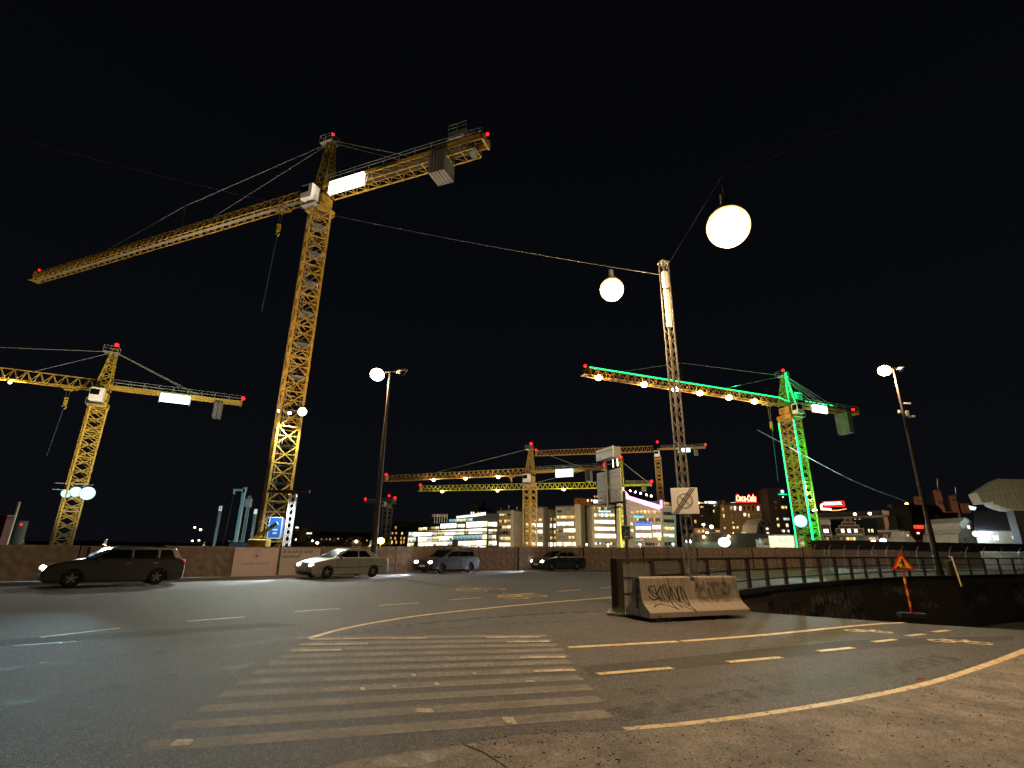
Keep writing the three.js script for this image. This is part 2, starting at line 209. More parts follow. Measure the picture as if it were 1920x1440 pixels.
{ // the ramp below the bridge, its retaining wall with graffiti
  const ramp = part(scene, 'ramp', sheet([V(3.4, 0, -15), V(7.2, 0, -15), V(11.4, 0, -12.3), V(24, 0, -6.4), V(60, 0, 13), V(120, 0, -40), V(90, 0, -60), V(40, 0, -44.2), V(11.6, 0, -25.4)], -3.2), mats.asphalt); tag(ramp, 'sunken road that dips under the bridge beyond the crest', null, null, 'structure');
  const gt = canvasTex(2048, 256, (c, w, h) => {
    c.fillStyle = '#68645c'; c.fillRect(0, 0, w, h);
    for (let i = 0; i < 5000; i++) { c.fillStyle = `rgba(${rnd() < 0.5 ? '30,28,26' : '120,118,110'},${rnd() * 0.16})`; c.fillRect(rnd() * w, rnd() * h, rr(2, 30), rr(2, 14)); }
    c.lineCap = 'round';
    for (let g = 0; g < 46; g++) { let x = g < 24 ? rr(560, 1300) : rr(60, w - 200); const y0 = rr(40, 150), s = rr(0.35, 0.9); c.strokeStyle = ['rgba(200,200,196,0.85)', 'rgba(160,168,172,0.8)', 'rgba(206,196,176,0.75)', 'rgba(20,20,22,0.8)'][g % 4]; c.lineWidth = rr(1.5, 5); const n = 3 + Math.floor(rnd() * 5); for (let i = 0; i < n; i++) { c.beginPath(); c.moveTo(x + rr(0, 8), y0 + rr(-20, 20) * s); for (let k = 0; k < 3; k++) c.bezierCurveTo(x + rr(-14, 34) * s, y0 + rr(-48, 48) * s, x + rr(-14, 34) * s, y0 + rr(-48, 48) * s, x + rr(0, 30) * s, y0 + rr(-34, 34) * s); c.stroke(); x += rr(26, 44) * s; } }
    c.fillStyle = '#8f928f'; for (let i = 0; i < 7; i++) c.fillRect(900 + i * 62, 140 + rr(-8, 8), 26, 80);
  });
  gt.wrapS = THREE.RepeatWrapping;
  const wall = thing('retaining_wall', 'dark retaining wall with sprayed graffiti below the bridge railing', 'wall', V(0, 0, 0));
  const line = LINE.rail.slice(1), pos = [], uv = []; let run = 0;
  for (let i = 0; i < line.length - 1; i++) { const a = line[i], b = line[i + 1], l = a.distanceTo(b), n = V(b.z - a.z, 0, a.x - b.x).normalize().multiplyScalar(-0.06); for (const [p, y, u, v] of [[a, -3.2, 0, 0], [b, -3.2, l, 0], [b, -0.02, l, 1], [a, -3.2, 0, 0], [b, -0.02, l, 1], [a, -0.02, 0, 1]]) { pos.push(p.x + n.x, y, p.z + n.z); uv.push((run + u) / 34, v); } run += l; }
  const g = new THREE.BufferGeometry(); g.setAttribute('position', new THREE.Float32BufferAttribute(pos, 3)); g.setAttribute('uv', new THREE.Float32BufferAttribute(uv, 2)); g.computeVertexNormals();
  part(wall, 'wall_face', g, M({ map: gt, roughness: 0.85, side: THREE.DoubleSide }));
  const lb = []; for (let i = 0; i < line.length - 1; i++) lb.push([line[i].clone().setY(0.06), line[i + 1].clone().setY(0.06), 0.34, 0.2]);
  part(wall, 'edge_beam', bars(lb), mats.darkConcrete);
}
{ // dark hills of the far shore
  const N = 70, pos = [], idx = [];
  for (let i = 0; i <= N; i++) for (let k = 0; k < 5; k++) {
    const px = -900 + i * 55, d = [235, 300, 390, 520, 800][k], base = px < 500 ? 3 : px < 1250 ? 12 : px < 1700 ? 20 : 26, ridge = [-7, 0.25, 0.8, 1.0, 0.9][k];
    const h = k ? (base + 4 * noise(i * 0.23, k)) * ridge : -7, p = at(px, 1030, d); pos.push(p.x, h, p.z);
  }
  for (let i = 0; i < N; i++) for (let k = 0; k < 4; k++) { const a = i * 5 + k; idx.push(a, a + 5, a + 1, a + 1, a + 5, a + 6); }
  const g = new THREE.BufferGeometry(); g.setAttribute('position', new THREE.Float32BufferAttribute(pos, 3)); g.setIndex(idx); g.computeVertexNormals();
  tag(part(scene, 'hills', g, M({ color: 0x12130f, roughness: 1, side: THREE.DoubleSide })), 'dark wooded hill of the far shore under the night sky', null, null, 'structure');
}
// ------------------------------------------------------------------ tower cranes
function towerSection(w, h, rows, leg, br) {
  const L = [], c = [[1, 1], [1, -1], [-1, -1], [-1, 1]].map(([x, z]) => V(x * w / 2, 0, z * w / 2));
  for (let i = 0; i < 4; i++) {
    const a = c[i], b = c[(i + 1) % 4]; L.push([a, a.clone().setY(h), leg]);
    L.push([a.clone().setY(0.05), b.clone().setY(0.05), br * 1.2]);
    for (let r = 0; r < rows; r++) { const y0 = r * h / rows, y1 = (r + 1) * h / rows, m = a.clone().lerp(b, 0.5); L.push([(r % 2 ? m : a).clone().setY(y0), (r % 2 ? a : m).clone().setY(y1), br], [(r % 2 ? m : b).clone().setY(y0), (r % 2 ? b : m).clone().setY(y1), br]); if (r % 2 === 0) L.push([a.clone().setY(y1), b.clone().setY(y1), br * 0.8]); }
  }
  return bars(L);
}
function ladderGeo(w, h) { // zigzag ladder flights with hoops and rungs inside the mast
  const L = [], f = w * 0.28;
  const flight = (x0, y0, x1, y1, z) => { for (const s of [-0.22, 0.22]) L.push([V(x0, y0, z + s), V(x1, y1, z + s), 0.05]); for (let k = 1; k < 10; k++) { const t = k / 10; L.push([V(x0 + (x1 - x0) * t, y0 + (y1 - y0) * t, z - 0.22), V(x0 + (x1 - x0) * t, y0 + (y1 - y0) * t, z + 0.22), 0.035]); } };
  flight(f, 0, f * 1.15, h, -f * 0.6); for (const y of [0.25, 0.5, 0.75]) for (const s of [-1, 1]) L.push([V(f * 1.1 - 0.35, h * y, -f * 0.6 + s * 0.35), V(f * 1.1 + 0.35, h * y, -f * 0.6 + s * 0.35), 0.04]);
  for (const s of [-1, 1]) L.push([V(f * 1.1 - 0.35, 0, -f * 0.6 + s * 0.35), V(f * 1.1 - 0.35, h, -f * 0.6 + s * 0.35), 0.035]);
  return bars(L);
}
function jibSection(len, w, h, n, c, br) { // triangular: one top chord, two bottom chords
  const L = [], y0 = -h / 2, y1 = h / 2;
  L.push([V(0, y1, 0), V(len, y1, 0), c]); for (const s of [-1, 1]) L.push([V(0, y0, s * w / 2), V(len, y0, s * w / 2), c]);
  for (let i = 0; i < n; i++) { const a = i * len / n, m = (i + 0.5) * len / n, b = (i + 1) * len / n; for (const s of [-1, 1]) L.push([V(a, y0, s * w / 2), V(m, y1, 0), br], [V(m, y1, 0), V(b, y0, s * w / 2), br]); L.push([V(a, y0, -w / 2), V(a, y0, w / 2), br], [V(a, y0, -w / 2), V(b, y0, w / 2), br * 0.8]); }
  return bars(L);
}
function rails(x0, x1, z, y, h, step) { const L = []; for (const k of [0.5, 1]) L.push([V(x0, y + h * k, z), V(x1, y + h * k, z), 0.05]); const n = Math.max(1, Math.round(Math.abs(x1 - x0) / step)); for (let i = 0; i <= n; i++) { const x = x0 + (x1 - x0) * i / n; L.push([V(x, y, z), V(x, y + h, z), 0.05]); } return bars(L); }
const beaconGeo = new THREE.SphereGeometry(1, 12, 8);
function crane(o) {
  const { H, top, w, jib, cj, jh = 1.9, jw = 1.5, mat = mats.yellow, k = 1, hook = 9, hookDrop = 8 } = o;
  const g = thing('tower_crane', o.label, 'tower crane', V(o.x, 0, o.z), { turn: THREE.MathUtils.degToRad(o.ang), group: 'tower cranes over the building site' });
  const low = -7, hs = o.hs || 5.6, hTop = H - jh / 2 - 3.2 * k, nT = Math.max(1, Math.round((hTop - low) / hs)), h = (hTop - low) / nT;
  const mast = o.mastTurn || 0, sec = towerSection(w, h, o.rows || 6, 0.26 * k * (w / 2.4), 0.12 * k).rotateY(mast), lad = o.fine ? ladderGeo(w, h).rotateY(mast) : null, plat = box(w * 0.62, 0.08, w * 0.8, -w * 0.08, 0, 0).rotateY(mast);
  for (let i = 0; i < nT; i++) { part(g, 'tower_section', sec, mat, { p: V(0, low + i * h, 0) }); if (o.fine) { part(g, 'ladder', lad, mats.galv, { p: V(0, low + i * h, 0) }); part(g, 'landing', plat, mats.grey, { p: V(0, low + i * h + h * 0.5, 0) }); } }
  // slewing unit, cab
  part(g, 'slewing_ring', merge([rbox(w * 1.16, 0.9 * k, w * 1.16, 0.08, 0, hTop + 0.45 * k, 0), cyl(w * 0.46, w * 0.46, 0.5 * k, 0, hTop + 1.1 * k, 0, 20), box(w * 0.9, 1.4 * k, w * 0.8, 0, hTop + 2.0 * k, 0)]), mat);
  const cab = part(g, 'operator_cab', rbox(2.0 * k, 2.3 * k, 1.5 * k, 0.12), mats.white, { p: V(0.1, H - jh / 2 - 1.25 * k, -w * 0.5 - 0.9 * k) });
  part(cab, 'window', box(1.3 * k, 1.0 * k, 0.05, 0.25 * k, 0.3 * k, -0.76 * k), mats.glass); part(cab, 'window', box(0.05, 1.2 * k, 1.1 * k, 1.0 * k, 0.25 * k, 0), mats.glass);
  part(g, 'access_platform', bars([[V(-1.2, hTop + 0.2, -w * 0.75), V(1.4, hTop + 0.2, -w * 0.75), 0.9, 0.06], [V(-1.2, hTop + 1.2, -w * 0.95), V(1.4, hTop + 1.2, -w * 0.95), 0.05], [V(-1.2, hTop + 0.2, -w * 0.95), V(-1.2, hTop + 1.2, -w * 0.95), 0.05], [V(1.4, hTop + 0.2, -w * 0.95), V(1.4, hTop + 1.2, -w * 0.95), 0.05]]), mats.galv);
  // tower head
  const hb = H - jh / 2, hw = w * 0.42, tw = 0.32 * k, L = [], hx = -0.3;
  if (top - H > 2) {
    const cs = [[1, 1], [1, -1], [-1, -1], [-1, 1]], P = (i, t) => V(hx * t + cs[i % 4][0] * (hw * (1 - t) + tw * t), hb + (top - hb) * t, cs[i % 4][1] * (hw * (1 - t) + tw * t));
    for (let i = 0; i < 4; i++) { L.push([P(i, 0), P(i, 1), 0.2 * k]); for (let r = 0; r < 6; r++) { const a = r / 6, b = (r + 1) / 6; L.push([P(i, a), P(i + 1, b), 0.09 * k], [P(i + 1, a), P(i, b), 0.09 * k], [P(i, b), P(i + 1, b), 0.08 * k]); } }
    part(g, 'tower_head', bars(L), mat);
    const py = top - 0.8 * k;
    part(g, 'head_platform', merge([box(2.2 * k, 0.1, 1.7 * k, hx + 0.5 * k, py, 0), bars([-0.85, 0.85].flatMap((s) => [[V(hx - 0.6 * k, py + 0.6 * k, s * k), V(hx + 1.6 * k, py + 0.6 * k, s * k), 0.05 * k], [V(hx - 0.6 * k, py + 1.15 * k, s * k), V(hx + 1.6 * k, py + 1.15 * k, s * k), 0.05 * k], ...[-0.6, 0.5, 1.6].map((x) => [V(hx + x * k, py, s * k), V(hx + x * k, py + 1.15 * k, s * k), 0.05 * k])]).concat([[V(hx + 1.6 * k, py + 1.15 * k, -0.85 * k), V(hx + 1.6 * k, py + 1.15 * k, 0.85 * k), 0.05 * k], [V(hx - 0.6 * k, py + 1.15 * k, -0.85 * k), V(hx - 0.6 * k, py + 1.15 * k, 0.85 * k), 0.05 * k]]))]), mats.galv);
  }
  // jib
  const sl = 5, nJ = Math.round((jib - 1.2) / sl), jl = (jib - 1.2) / nJ, js = jibSection(jl, jw, jh, o.jn || 3, 0.15 * k, 0.08 * k);
  for (let i = 0; i < nJ; i++) part(g, 'jib_section', js, mat, { p: V(1.2 + i * jl, H, 0) });
  if (o.fine) part(g, 'jib_walkway', bars([[V(1.2, H - jh / 2 + 0.05, 0), V(jib - 0.3, H - jh / 2 + 0.05, 0), 0.55, 0.05]]), mats.grey);
  part(g, 'jib_tip', merge([box(0.5, jh * 0.75, jw, jib + 0.1, H - jh * 0.1, 0), box(0.9, 0.08, jw * 1.1, jib + 0.5, H - jh / 2, 0)]), mat);
  // counter jib: two girders, bracing below, handrails, ballast
  const gy = H - jh * 0.1, cw = w * 0.36, gl = cj;
  part(g, 'counter_jib', merge([box(gl, 0.55 * k, 0.2, -gl / 2, gy, -cw), box(gl, 0.55 * k, 0.2, -gl / 2, gy, cw), box(0.3, 0.9 * k, cw * 2.3, -gl, gy, 0), ...(o.fine ? [box(gl * 0.25, 0.35, 0.24, -gl * 0.86, gy + 0.45, -cw), box(gl * 0.25, 0.35, 0.24, -gl * 0.86, gy + 0.45, cw)] : [])]), mat);
  if (o.fine) {
    const B = [], y0 = gy - 0.3, y1 = gy - 1.35, n = 12, e = gl * 0.96; for (const s of [-1, 1]) { B.push([V(-1.5, y1, s * cw), V(-e, y1, s * cw), 0.16]); for (let i = 0; i < n; i++) { const a = -1.5 - i * (e - 1.5) / n, m = a - (e - 1.5) / n / 2, b = a - (e - 1.5) / n; B.push([V(a, y0, s * cw), V(b, y1, s * cw), 0.09], [V(b, y1, s * cw), V(b, y0, s * cw), 0.09]); } }
    for (let i = 0; i <= n; i++) { const a = -1.5 - i * (e - 1.5) / n; B.push([V(a, y1, -cw), V(a, y1, cw), 0.09]); }
    part(g, 'counter_jib_bracing', bars(B), mat);
    part(g, 'counter_jib_deck', box(gl * 0.9, 0.06, cw * 1.8, -gl * 0.5, gy - 0.28, 0), mats.dark);
    part(g, 'maker_lettering', text('LIEBHERR', 0.5, 0.03), mats.black, { p: V(-gl * 0.45, gy + 0.03, -cw - 0.1), r: [0, Math.PI, 0] });
    part(g, 'winch_drum', cyl(0.6, 0.6, cw * 1.5, 0, 0, 0, 16).rotateX(Math.PI / 2), mats.ballast, { p: V(-gl * 0.93, gy - 0.9, 0) });
    const hut = part(g, 'winch_house', rbox(2.6, 1.1, 1.6, 0.06), mats.galv, { p: V(-gl * 0.86, gy + 1.55, -0.3) });
    part(g, 'roof_railing', merge([rails(-1.3, 1.3, -0.8, 0, 1.1, 1.3), rails(-1.3, 1.3, 0.8, 0, 1.1, 1.3)]), mats.galv, { p: V(-gl * 0.86, gy + 2.1, -0.3) });
    part(hut, 'side_panel', box(0.04, 0.7, 1.0, -1.33, 0, 0), mats.red);
  }
  for (const s of [-1, 1]) part(g, 'handrail', rails(-1.5, -gl, s * (cw + 0.25), gy + 0.28 * k, 1.0 * k, 2.4), mats.galv);
  const nb = o.fine ? 5 : 2, bw = o.fine ? 0.42 : 0.7 * k, bh = o.bh || 2.4; for (let i = 0; i < nb; i++) part(g, 'ballast_slab', rbox(bw, bh, cw * 2 + 0.8, 0.03), mats.ballast, { p: V(-gl * (o.bx || 0.82) - (i - (nb - 1) / 2) * (bw + 0.05), gy - 0.4 - bh / 2, 0) });
  // stays
  const tp = V(hx, top - 0.5 * k, 0), tieW = 0.07 * k; for (const [x, y] of o.ties || []) for (const s of x < 0 ? [-1, 1] : [0]) part(g, x < 0 ? 'counter_stay' : 'jib_stay', bars([[V(tp.x, tp.y, s * 0.3), V(x, H + (x < 0 ? 0.2 : jh / 2), s * cw * 0.9), tieW]]), mats.galv);
  if (o.post) { const [px, ph] = o.post, a = V(px, H + jh / 2, 0), b = V(px - 0.6, H + jh / 2 + ph, 0); part(g, 'stay_post', bars([[a.clone().add(V(-0.2, 0, 0.5)), b, 0.1], [a.clone().add(V(-0.2, 0, -0.5)), b, 0.1], [V(px, H + jh / 2 + ph * 0.5, -0.25), V(px, H + jh / 2 + ph * 0.5, 0.25), 0.06]]), mats.dark); part(g, 'jib_stay', bars([[tp, b, tieW]]), mats.galv); part(g, 'jib_stay', bars([[b, V(o.post[2], H + jh / 2, 0), tieW]]), mats.galv); }
  // trolley, rope, hook
  if (hook) {
    const hy = H - jh / 2 - hookDrop, ty = H - jh / 2 - 0.25;
    part(g, 'trolley', bars([[V(hook - 1, ty, -jw * 0.55), V(hook + 1, ty, -jw * 0.55), 0.14 * k], [V(hook - 1, ty, jw * 0.55), V(hook + 1, ty, jw * 0.55), 0.14 * k], [V(hook - 1, ty, -jw * 0.55), V(hook - 1, ty, jw * 0.55), 0.1], [V(hook + 1, ty, -jw * 0.55), V(hook + 1, ty, jw * 0.55), 0.1], [V(hook - 0.6, ty - 0.4 * k, -0.3), V(hook + 0.6, ty - 0.4 * k, -0.3), 0.2 * k]]), mat);
    const hk = part(g, 'hook_block', merge([rbox(0.5 * k, 0.9 * k, 0.4 * k, 0.06, 0, 0.4 * k, 0), cyl(0.32 * k, 0.32 * k, 0.2 * k, 0, 1.1 * k, 0, 14).rotateY(0), new THREE.TorusGeometry(0.3 * k, 0.09 * k, 6, 14, 4.4).translate(0, -0.45 * k, 0)]), mats.yellow2, { p: V(hook, hy, 0) });
    for (const s of [-0.35, 0.35]) part(g, 'hoist_rope', bars([[V(hook + s * k, ty, 0), V(hook + s * 0.4 * k, hy + 1.1 * k, 0), 0.03 * k]]), mats.steel);
    if (o.sling) part(g, 'sling', bars([[V(hook, hy - 0.6 * k, 0), V(hook + 0.4, hy - o.sling, 0), 0.07 * k]]), M({ color: 0x24456e, roughness: 0.7 }));
  }
  // beacons
  const br = o.br || 0.22; for (const q of [V(hx, top + 0.9 * k, 0), V(-cj - 0.2, gy + 1.1 * k, 0), V(jib + 0.2, H + jh / 2 + 0.3, 0)]) { part(g, 'warning_light', beaconGeo, mats.redGlow, { p: q, s: [br, br, br] }); }
  // lit banner box
  if (o.panel) { const [x0, x1, ph, mt, y] = o.panel, pl = x1 - x0, py = H - (y || 1.3); part(g, 'light_panel', rbox(pl, ph, 0.5, 0.05), mt, { p: V(-(x0 + x1) / 2, py, -cw - 0.75) });
    part(g, 'panel_frame', bars([[V(-x0 + 0.15, py - ph / 2 - 0.25, -cw - 0.5), V(-x0 + 0.15, py + ph / 2 + 0.6, -cw), 0.1], [V(-x1 - 0.15, py - ph / 2 - 0.25, -cw - 0.5), V(-x1 - 0.15, py + ph / 2 + 0.6, -cw), 0.1], [V(-x0 + 0.2, py + ph / 2 + 0.15, -cw - 0.75), V(-x1 - 0.2, py + ph / 2 + 0.15, -cw - 0.75), 0.12]]), mats.galv);
    const la = new THREE.RectAreaLight(o.panelColor || 0xfff0d8, o.panelLight || 20, pl, ph); la.position.set(-(x0 + x1) / 2, py, -cw - 1.05); la.rotation.y = 0; g.add(la); }
  return g;
}
function floodlight(g, p, target, color, mt, I, size, angle = 1.1, soft = 12) { // flat floodlight head on a bracket, glowing front
  const d = target.clone().sub(p).normalize(), q = new THREE.Quaternion().setFromUnitVectors(V(0, 0, 1), d);
  const head = part(g, 'floodlight', cyl(size * 0.4, size * 0.56, 0.3, 0, 0, 0, 24).rotateX(Math.PI / 2), mats.dark, { p: p.clone().addScaledVector(d, -0.2) }); head.quaternion.copy(q);
  part(head, 'lens', new THREE.SphereGeometry(size * 0.52, 24, 10).scale(1, 1, 0.45).translate(0, 0, 0.12), mt);
  if (I) spotLight(g, p.clone().addScaledVector(d, size * 0.3 + 0.1), target, color, I, angle, 0.6, soft);
}
const toLocal = (g, v) => { g.updateMatrixWorld(true); return g.worldToLocal(v.clone()); };
// the tall crane
const tall = crane({ label: 'tallest tower crane, orange lattice mast with long jib over the left half', x: -27.8, z: -62, H: 50.9, top: 59.9, w: 2.5, ang: 157.8, jib: 70, cj: 26, jh: 2.1, jw: 1.6, fine: true, mastTurn: 0.96, rows: 4, hs: 4.6, hook: 7.6, hookDrop: 4.2, sling: 13, br: 0.2, bx: 0.76, bh: 3.3, post: [31, 4.4, 50], ties: [[23, 0], [-15.5, 0]], panel: [2.9, 8.6, 1.9, mats.panel, 1.9], panelLight: 14 });
{
  const tl = (x, y, z) => at(x, y, z);
  floodlight(tall, toLocal(tall, tl(567, 772, 61)), toLocal(tall, V(-6, 0, -24)), 0xe6fff0, glow(0xe6fff0, 30), 420, 0.95, 1.0);
  floodlight(tall, toLocal(tall, tl(522, 771, 61)), toLocal(tall, V(-50, 0, -40)), 0xe6fff0, glow(0xe6fff0, 20), 1500, 0.45);
  floodlight(tall, toLocal(tall, tl(543, 775, 60.4)), toLocal(tall, V(-22, 0, -52)), 0xf2fff0, glow(0xf2fff0, 20), 2500, 0.45);
}
// the crane cut by the left edge
const leftCrane = crane({ label: 'yellow tower crane cut off by the left edge, white floodlights halfway up', x: -73.7, z: -88, H: 28.6, top: 35.7, w: 2.4, ang: -152.5, jib: 48, cj: 22.2, jh: 1.9, fine: false, mat: mats.yellow2, mastTurn: 0.35, rows: 6, hs: 4.4, hook: 4.6, hookDrop: 3.2, sling: 9, br: 0.34, bx: 0.83, bh: 3, ties: [[40, 0], [10, 0], [-15, 0]], panel: [9, 13.6, 1.5, mats.panelCool, 1.2], panelColor: 0xd8fff4, panelLight: 14 });
{
  const f = (x, y, s, I, tx, tz) => floodlight(leftCrane, toLocal(leftCrane, at(x, y, 86.6)), toLocal(leftCrane, V(tx, 0, tz)), 0xbfeeff, mats.cool, I, s, 0.12, 70);
  f(124, 925, 1.3, 300, -16, 0); f(142, 922, 1.5, 0, -10, -8); f(164, 925, 2.0, 5600, -9, -8.5);
  const lw = part(leftCrane, 'jib_lamp', beaconGeo, mats.warm, { p: V(12.5, 27.2, 0), s: [0.22, 0.22, 0.22] }); pointLight(leftCrane, V(12.5, 26.9, 0), 0xffd9a0, 160, 8);
  part(leftCrane, 'work_platform', bars([[V(-2.6, 9.9, -1.6), V(2.6, 9.9, -1.6), 0.5, 0.1], [V(-2.6, 10.9, -1.85), V(2.6, 10.9, -1.85), 0.06]]), mats.galv);
}
// the crane strung with green lights
const greenCrane = crane({ label: 'yellow tower crane outlined with glowing green light strips', x: 59, z: -105, H: 32, top: 38.6, w: 3.0, ang: -157.9, jib: 49.3, cj: 20.7, jh: 1.5, jw: 1.4, mat: mats.yellow, mastTurn: 0.2, rows: 6, hs: 4.6, hook: 5.6, hookDrop: 5.2, sling: 11, br: 0.28, k: 0.95, bx: 0.82, bh: 4.6, post: [28, 4.2, 43], ties: [[18, 0], [-11, 0], [-14, 0]], panel: [5.3, 9.3, 1.5, mats.panel, 1.0], panelLight: 10 });
{
  const strip = (pts, r = 0.075) => part(greenCrane, 'light_strip', bars(pts.slice(1).map((p, i) => [pts[i], p, r * 2])), mats.green);
  strip([V(2.2, 32.95, 0), V(28, 32.95, 0), V(48.6, 32.95, 0)]);
  for (const s of [-1, 1]) { const q = V(1.6, 0, s * 1.6).applyAxisAngle(V(0, 1, 0), 0.2); strip([V(q.x, -6, q.z), V(q.x, 27.6, q.z)], 0.1); strip([V(s * 0.95 - 0.05, 31.8, -1.15), V(-0.3 + s * 0.22, 37.6, -0.42)], 0.075); }
  strip([V(-0.3, 37.6, -0.5), V(-0.3, 38.7, -0.5)], 0.16); strip([V(2.2, 32.95, 0), V(1.0, 31.9, -1.15)], 0.07);
  for (let x = 4; x < 12; x += 1.25) strip([V(-x, 32.5, -1.3), V(-x - rr(0.3, 0.9), 32.5, -1.3)], 0.07);
  for (const y of [6, 14, 22]) pointLight(greenCrane, V(1.2, y, -3.4), 0x10ff80, 190, 20); pointLight(greenCrane, V(-0.3, 35, -2.2), 0x10ff80, 120, 20); pointLight(greenCrane, V(14, 33.8, -0.3), 0x10ff80, 24, 20); pointLight(greenCrane, V(32, 33.8, -0.3), 0x10ff80, 24, 20);
  for (const px of [1120, 1203, 1260, 1306, 1361, 1410]) { // lamps under the jib
    const t = (px - 1476) / (1100 - 1476), pz = 105 - t * 18.5, q = toLocal(greenCrane, at(px, 706 + (px - 1120) * 0.158, pz)); q.y = 31.1; q.z = -0.2;
    part(greenCrane, 'jib_lamp', beaconGeo, mats.warm, { p: q, s: [0.62, 0.5, 0.62] }); pointLight(greenCrane, q.clone().add(V(0, -0.75, 0)), 0xffcf8a, 130, 8);
  }
  const sb = part(greenCrane, 'sign_board', rbox(2.0, 1.5, 0.12, 0.03), mats.white, { p: V(-2.2, 33.5, -1.25) }); part(sb, 'sign_lettering', merge([text('NDB', 0.55, 0.02).rotateY(Math.PI).translate(0, 0.25, -0.07), box(1.3, 0.14, 0.03, 0, -0.4, -0.07)]), mats.black);
  floodlight(greenCrane, toLocal(greenCrane, at(1501, 977, 102)), toLocal(greenCrane, V(34, 0, -40)), 0xd8fbff, mats.cool, 4000, 2.2, 1.0);
  floodlight(greenCrane, toLocal(greenCrane, at(1508, 905, 103)), toLocal(greenCrane, V(70, -7, -95)), 0xd8fbff, glow(0xd8fbff, 8), 3000, 0.7, 1.0);
}
const mid = crane({ label: 'yellow tower crane standing before the concrete office block in the middle', x: 5.6, z: -150, H: 23.1, top: 30.4, w: 2.7, ang: 156.5, jib: 51, cj: 22, jh: 1.9, jw: 1.5, mat: mats.yellow, mastTurn: -0.32, rows: 6, hs: 5, hook: 6, hookDrop: 1.2, br: 0.42, bx: 0.8, bh: 3, ties: [[33, 0], [-16, 0]], panel: [8.6, 13.4, 2.0, mats.panelCool, 1.2], panelColor: 0xd8fff4, panelLight: 12 });
for (const px of [874, 935, 814]) { const t = (994 - px) / 272, q = toLocal(mid, at(px, 893, 150 + t * 20)); q.y = 21.9; q.z = 0; part(mid, 'jib_lamp', beaconGeo, mats.warm, { p: q, s: [0.5, 0.42, 0.5] }); pointLight(mid, q.clone().add(V(0, -0.7, 0)), 0xfff0c8, 120, 8); }
const back = crane({ label: 'brown tower crane farthest back, level jib passing behind the sign board', x: 57.8, z: -200, H: 39.9, top: 41.7, w: 2.3, ang: 163.8, jib: 49, cj: 18, jh: 2.2, jw: 1.5, mat: M({ color: 0x9a7a40, roughness: 0.5 }), rows: 6, hs: 5, hook: 0, br: 0.42, bx: 0.8, bh: 2.6, ties: [] , panel: [8.0, 12.2, 1.3, mats.panelCool, 1.3], panelLight: 10 });
const limeC = crane({ label: 'lime yellow tower crane whose low jib passes behind the middle crane', x: 36.5, z: -170, H: 22, top: 30.2, w: 2.0, ang: 164.5, jib: 72, cj: 9.5, jh: 1.9, jw: 1.4, mat: mats.lime, rows: 6, hs: 5, hook: 0, br: 0.42, bx: 0.75, bh: 1.6, ties: [[30, 0], [-9, 0]] });
for (const px of [829, 933, 1057]) { const t = (1165 - px) / 380, q = toLocal(limeC, at(px, 919, 170 + t * 19)); q.y = 20.8; q.z = 0; part(limeC, 'jib_lamp', beaconGeo, mats.warm, { p: q, s: [0.52, 0.44, 0.52] }); pointLight(limeC, q.clone().add(V(0, -0.7, 0)), 0xf6ffc8, 150, 8); }
crane({ label: 'small grey flat-top tower crane beside the tall street lamp', x: -60.9, z: -260, H: 23.7, top: 24.9, w: 3.2, ang: 146, jib: 16.8, cj: 4.4, jh: 1.8, jw: 1.5, mat: mats.galv, rows: 6, hs: 6, hook: 0, br: 0.55, bx: 0.75, bh: 1.6 });
// unseen floodlights added behind the hoarding to light the cranes from below
for (const [x, y, z, tx, ty, tz, I, c, n] of [[-34, 2.0, -45, -30, 34, -62, 16000, 0xffeacc, 'foot of the tall crane'], [-12, 2.2, -46, -24, 44, -60, 15000, 0xffe6c4, 'tall crane'], [-60, 2, -66, -74, 20, -88, 10000, 0xffeed0, 'left crane'], [42, 2, -84, 58, 26, -105, 7000, 0xffe6c4, 'green-lit crane'], [4, 2, -118, 5, 16, -150, 12000, 0xffe8b8, 'middle crane'], [52, 2, -160, 57, 26, -200, 20000, 0xffdcb0, 'back crane'], [28, 2, -135, 25, 18, -172, 22000, 0xf8f078, 'lime crane'], [-40, 2, -70, -70, 48, -78, 30000, 0xffe8c8, 'long jib'], [6, 2, -46, -8, 50, -54, 15000, 0xfff0dc, 'counterweight of the tall crane']]) {
  const g = thing('added_floodlight', 'unseen floodlight added behind the hoarding to light the ' + n, 'floodlight', V(x, 0, z), { group: 'added floodlights behind the hoarding' });
  part(g, 'post', cyl(0.09, 0.09, y + 6.9, 0, (y - 7) / 2 - 0.05, 0), mats.galv); floodlight(g, V(0, y - 0.6, 0), V(tx - x, ty, tz - z), c, glow(c, 8), I * 0.27, 0.5, n === 'long jib' ? 0.75 : 0.6);
}
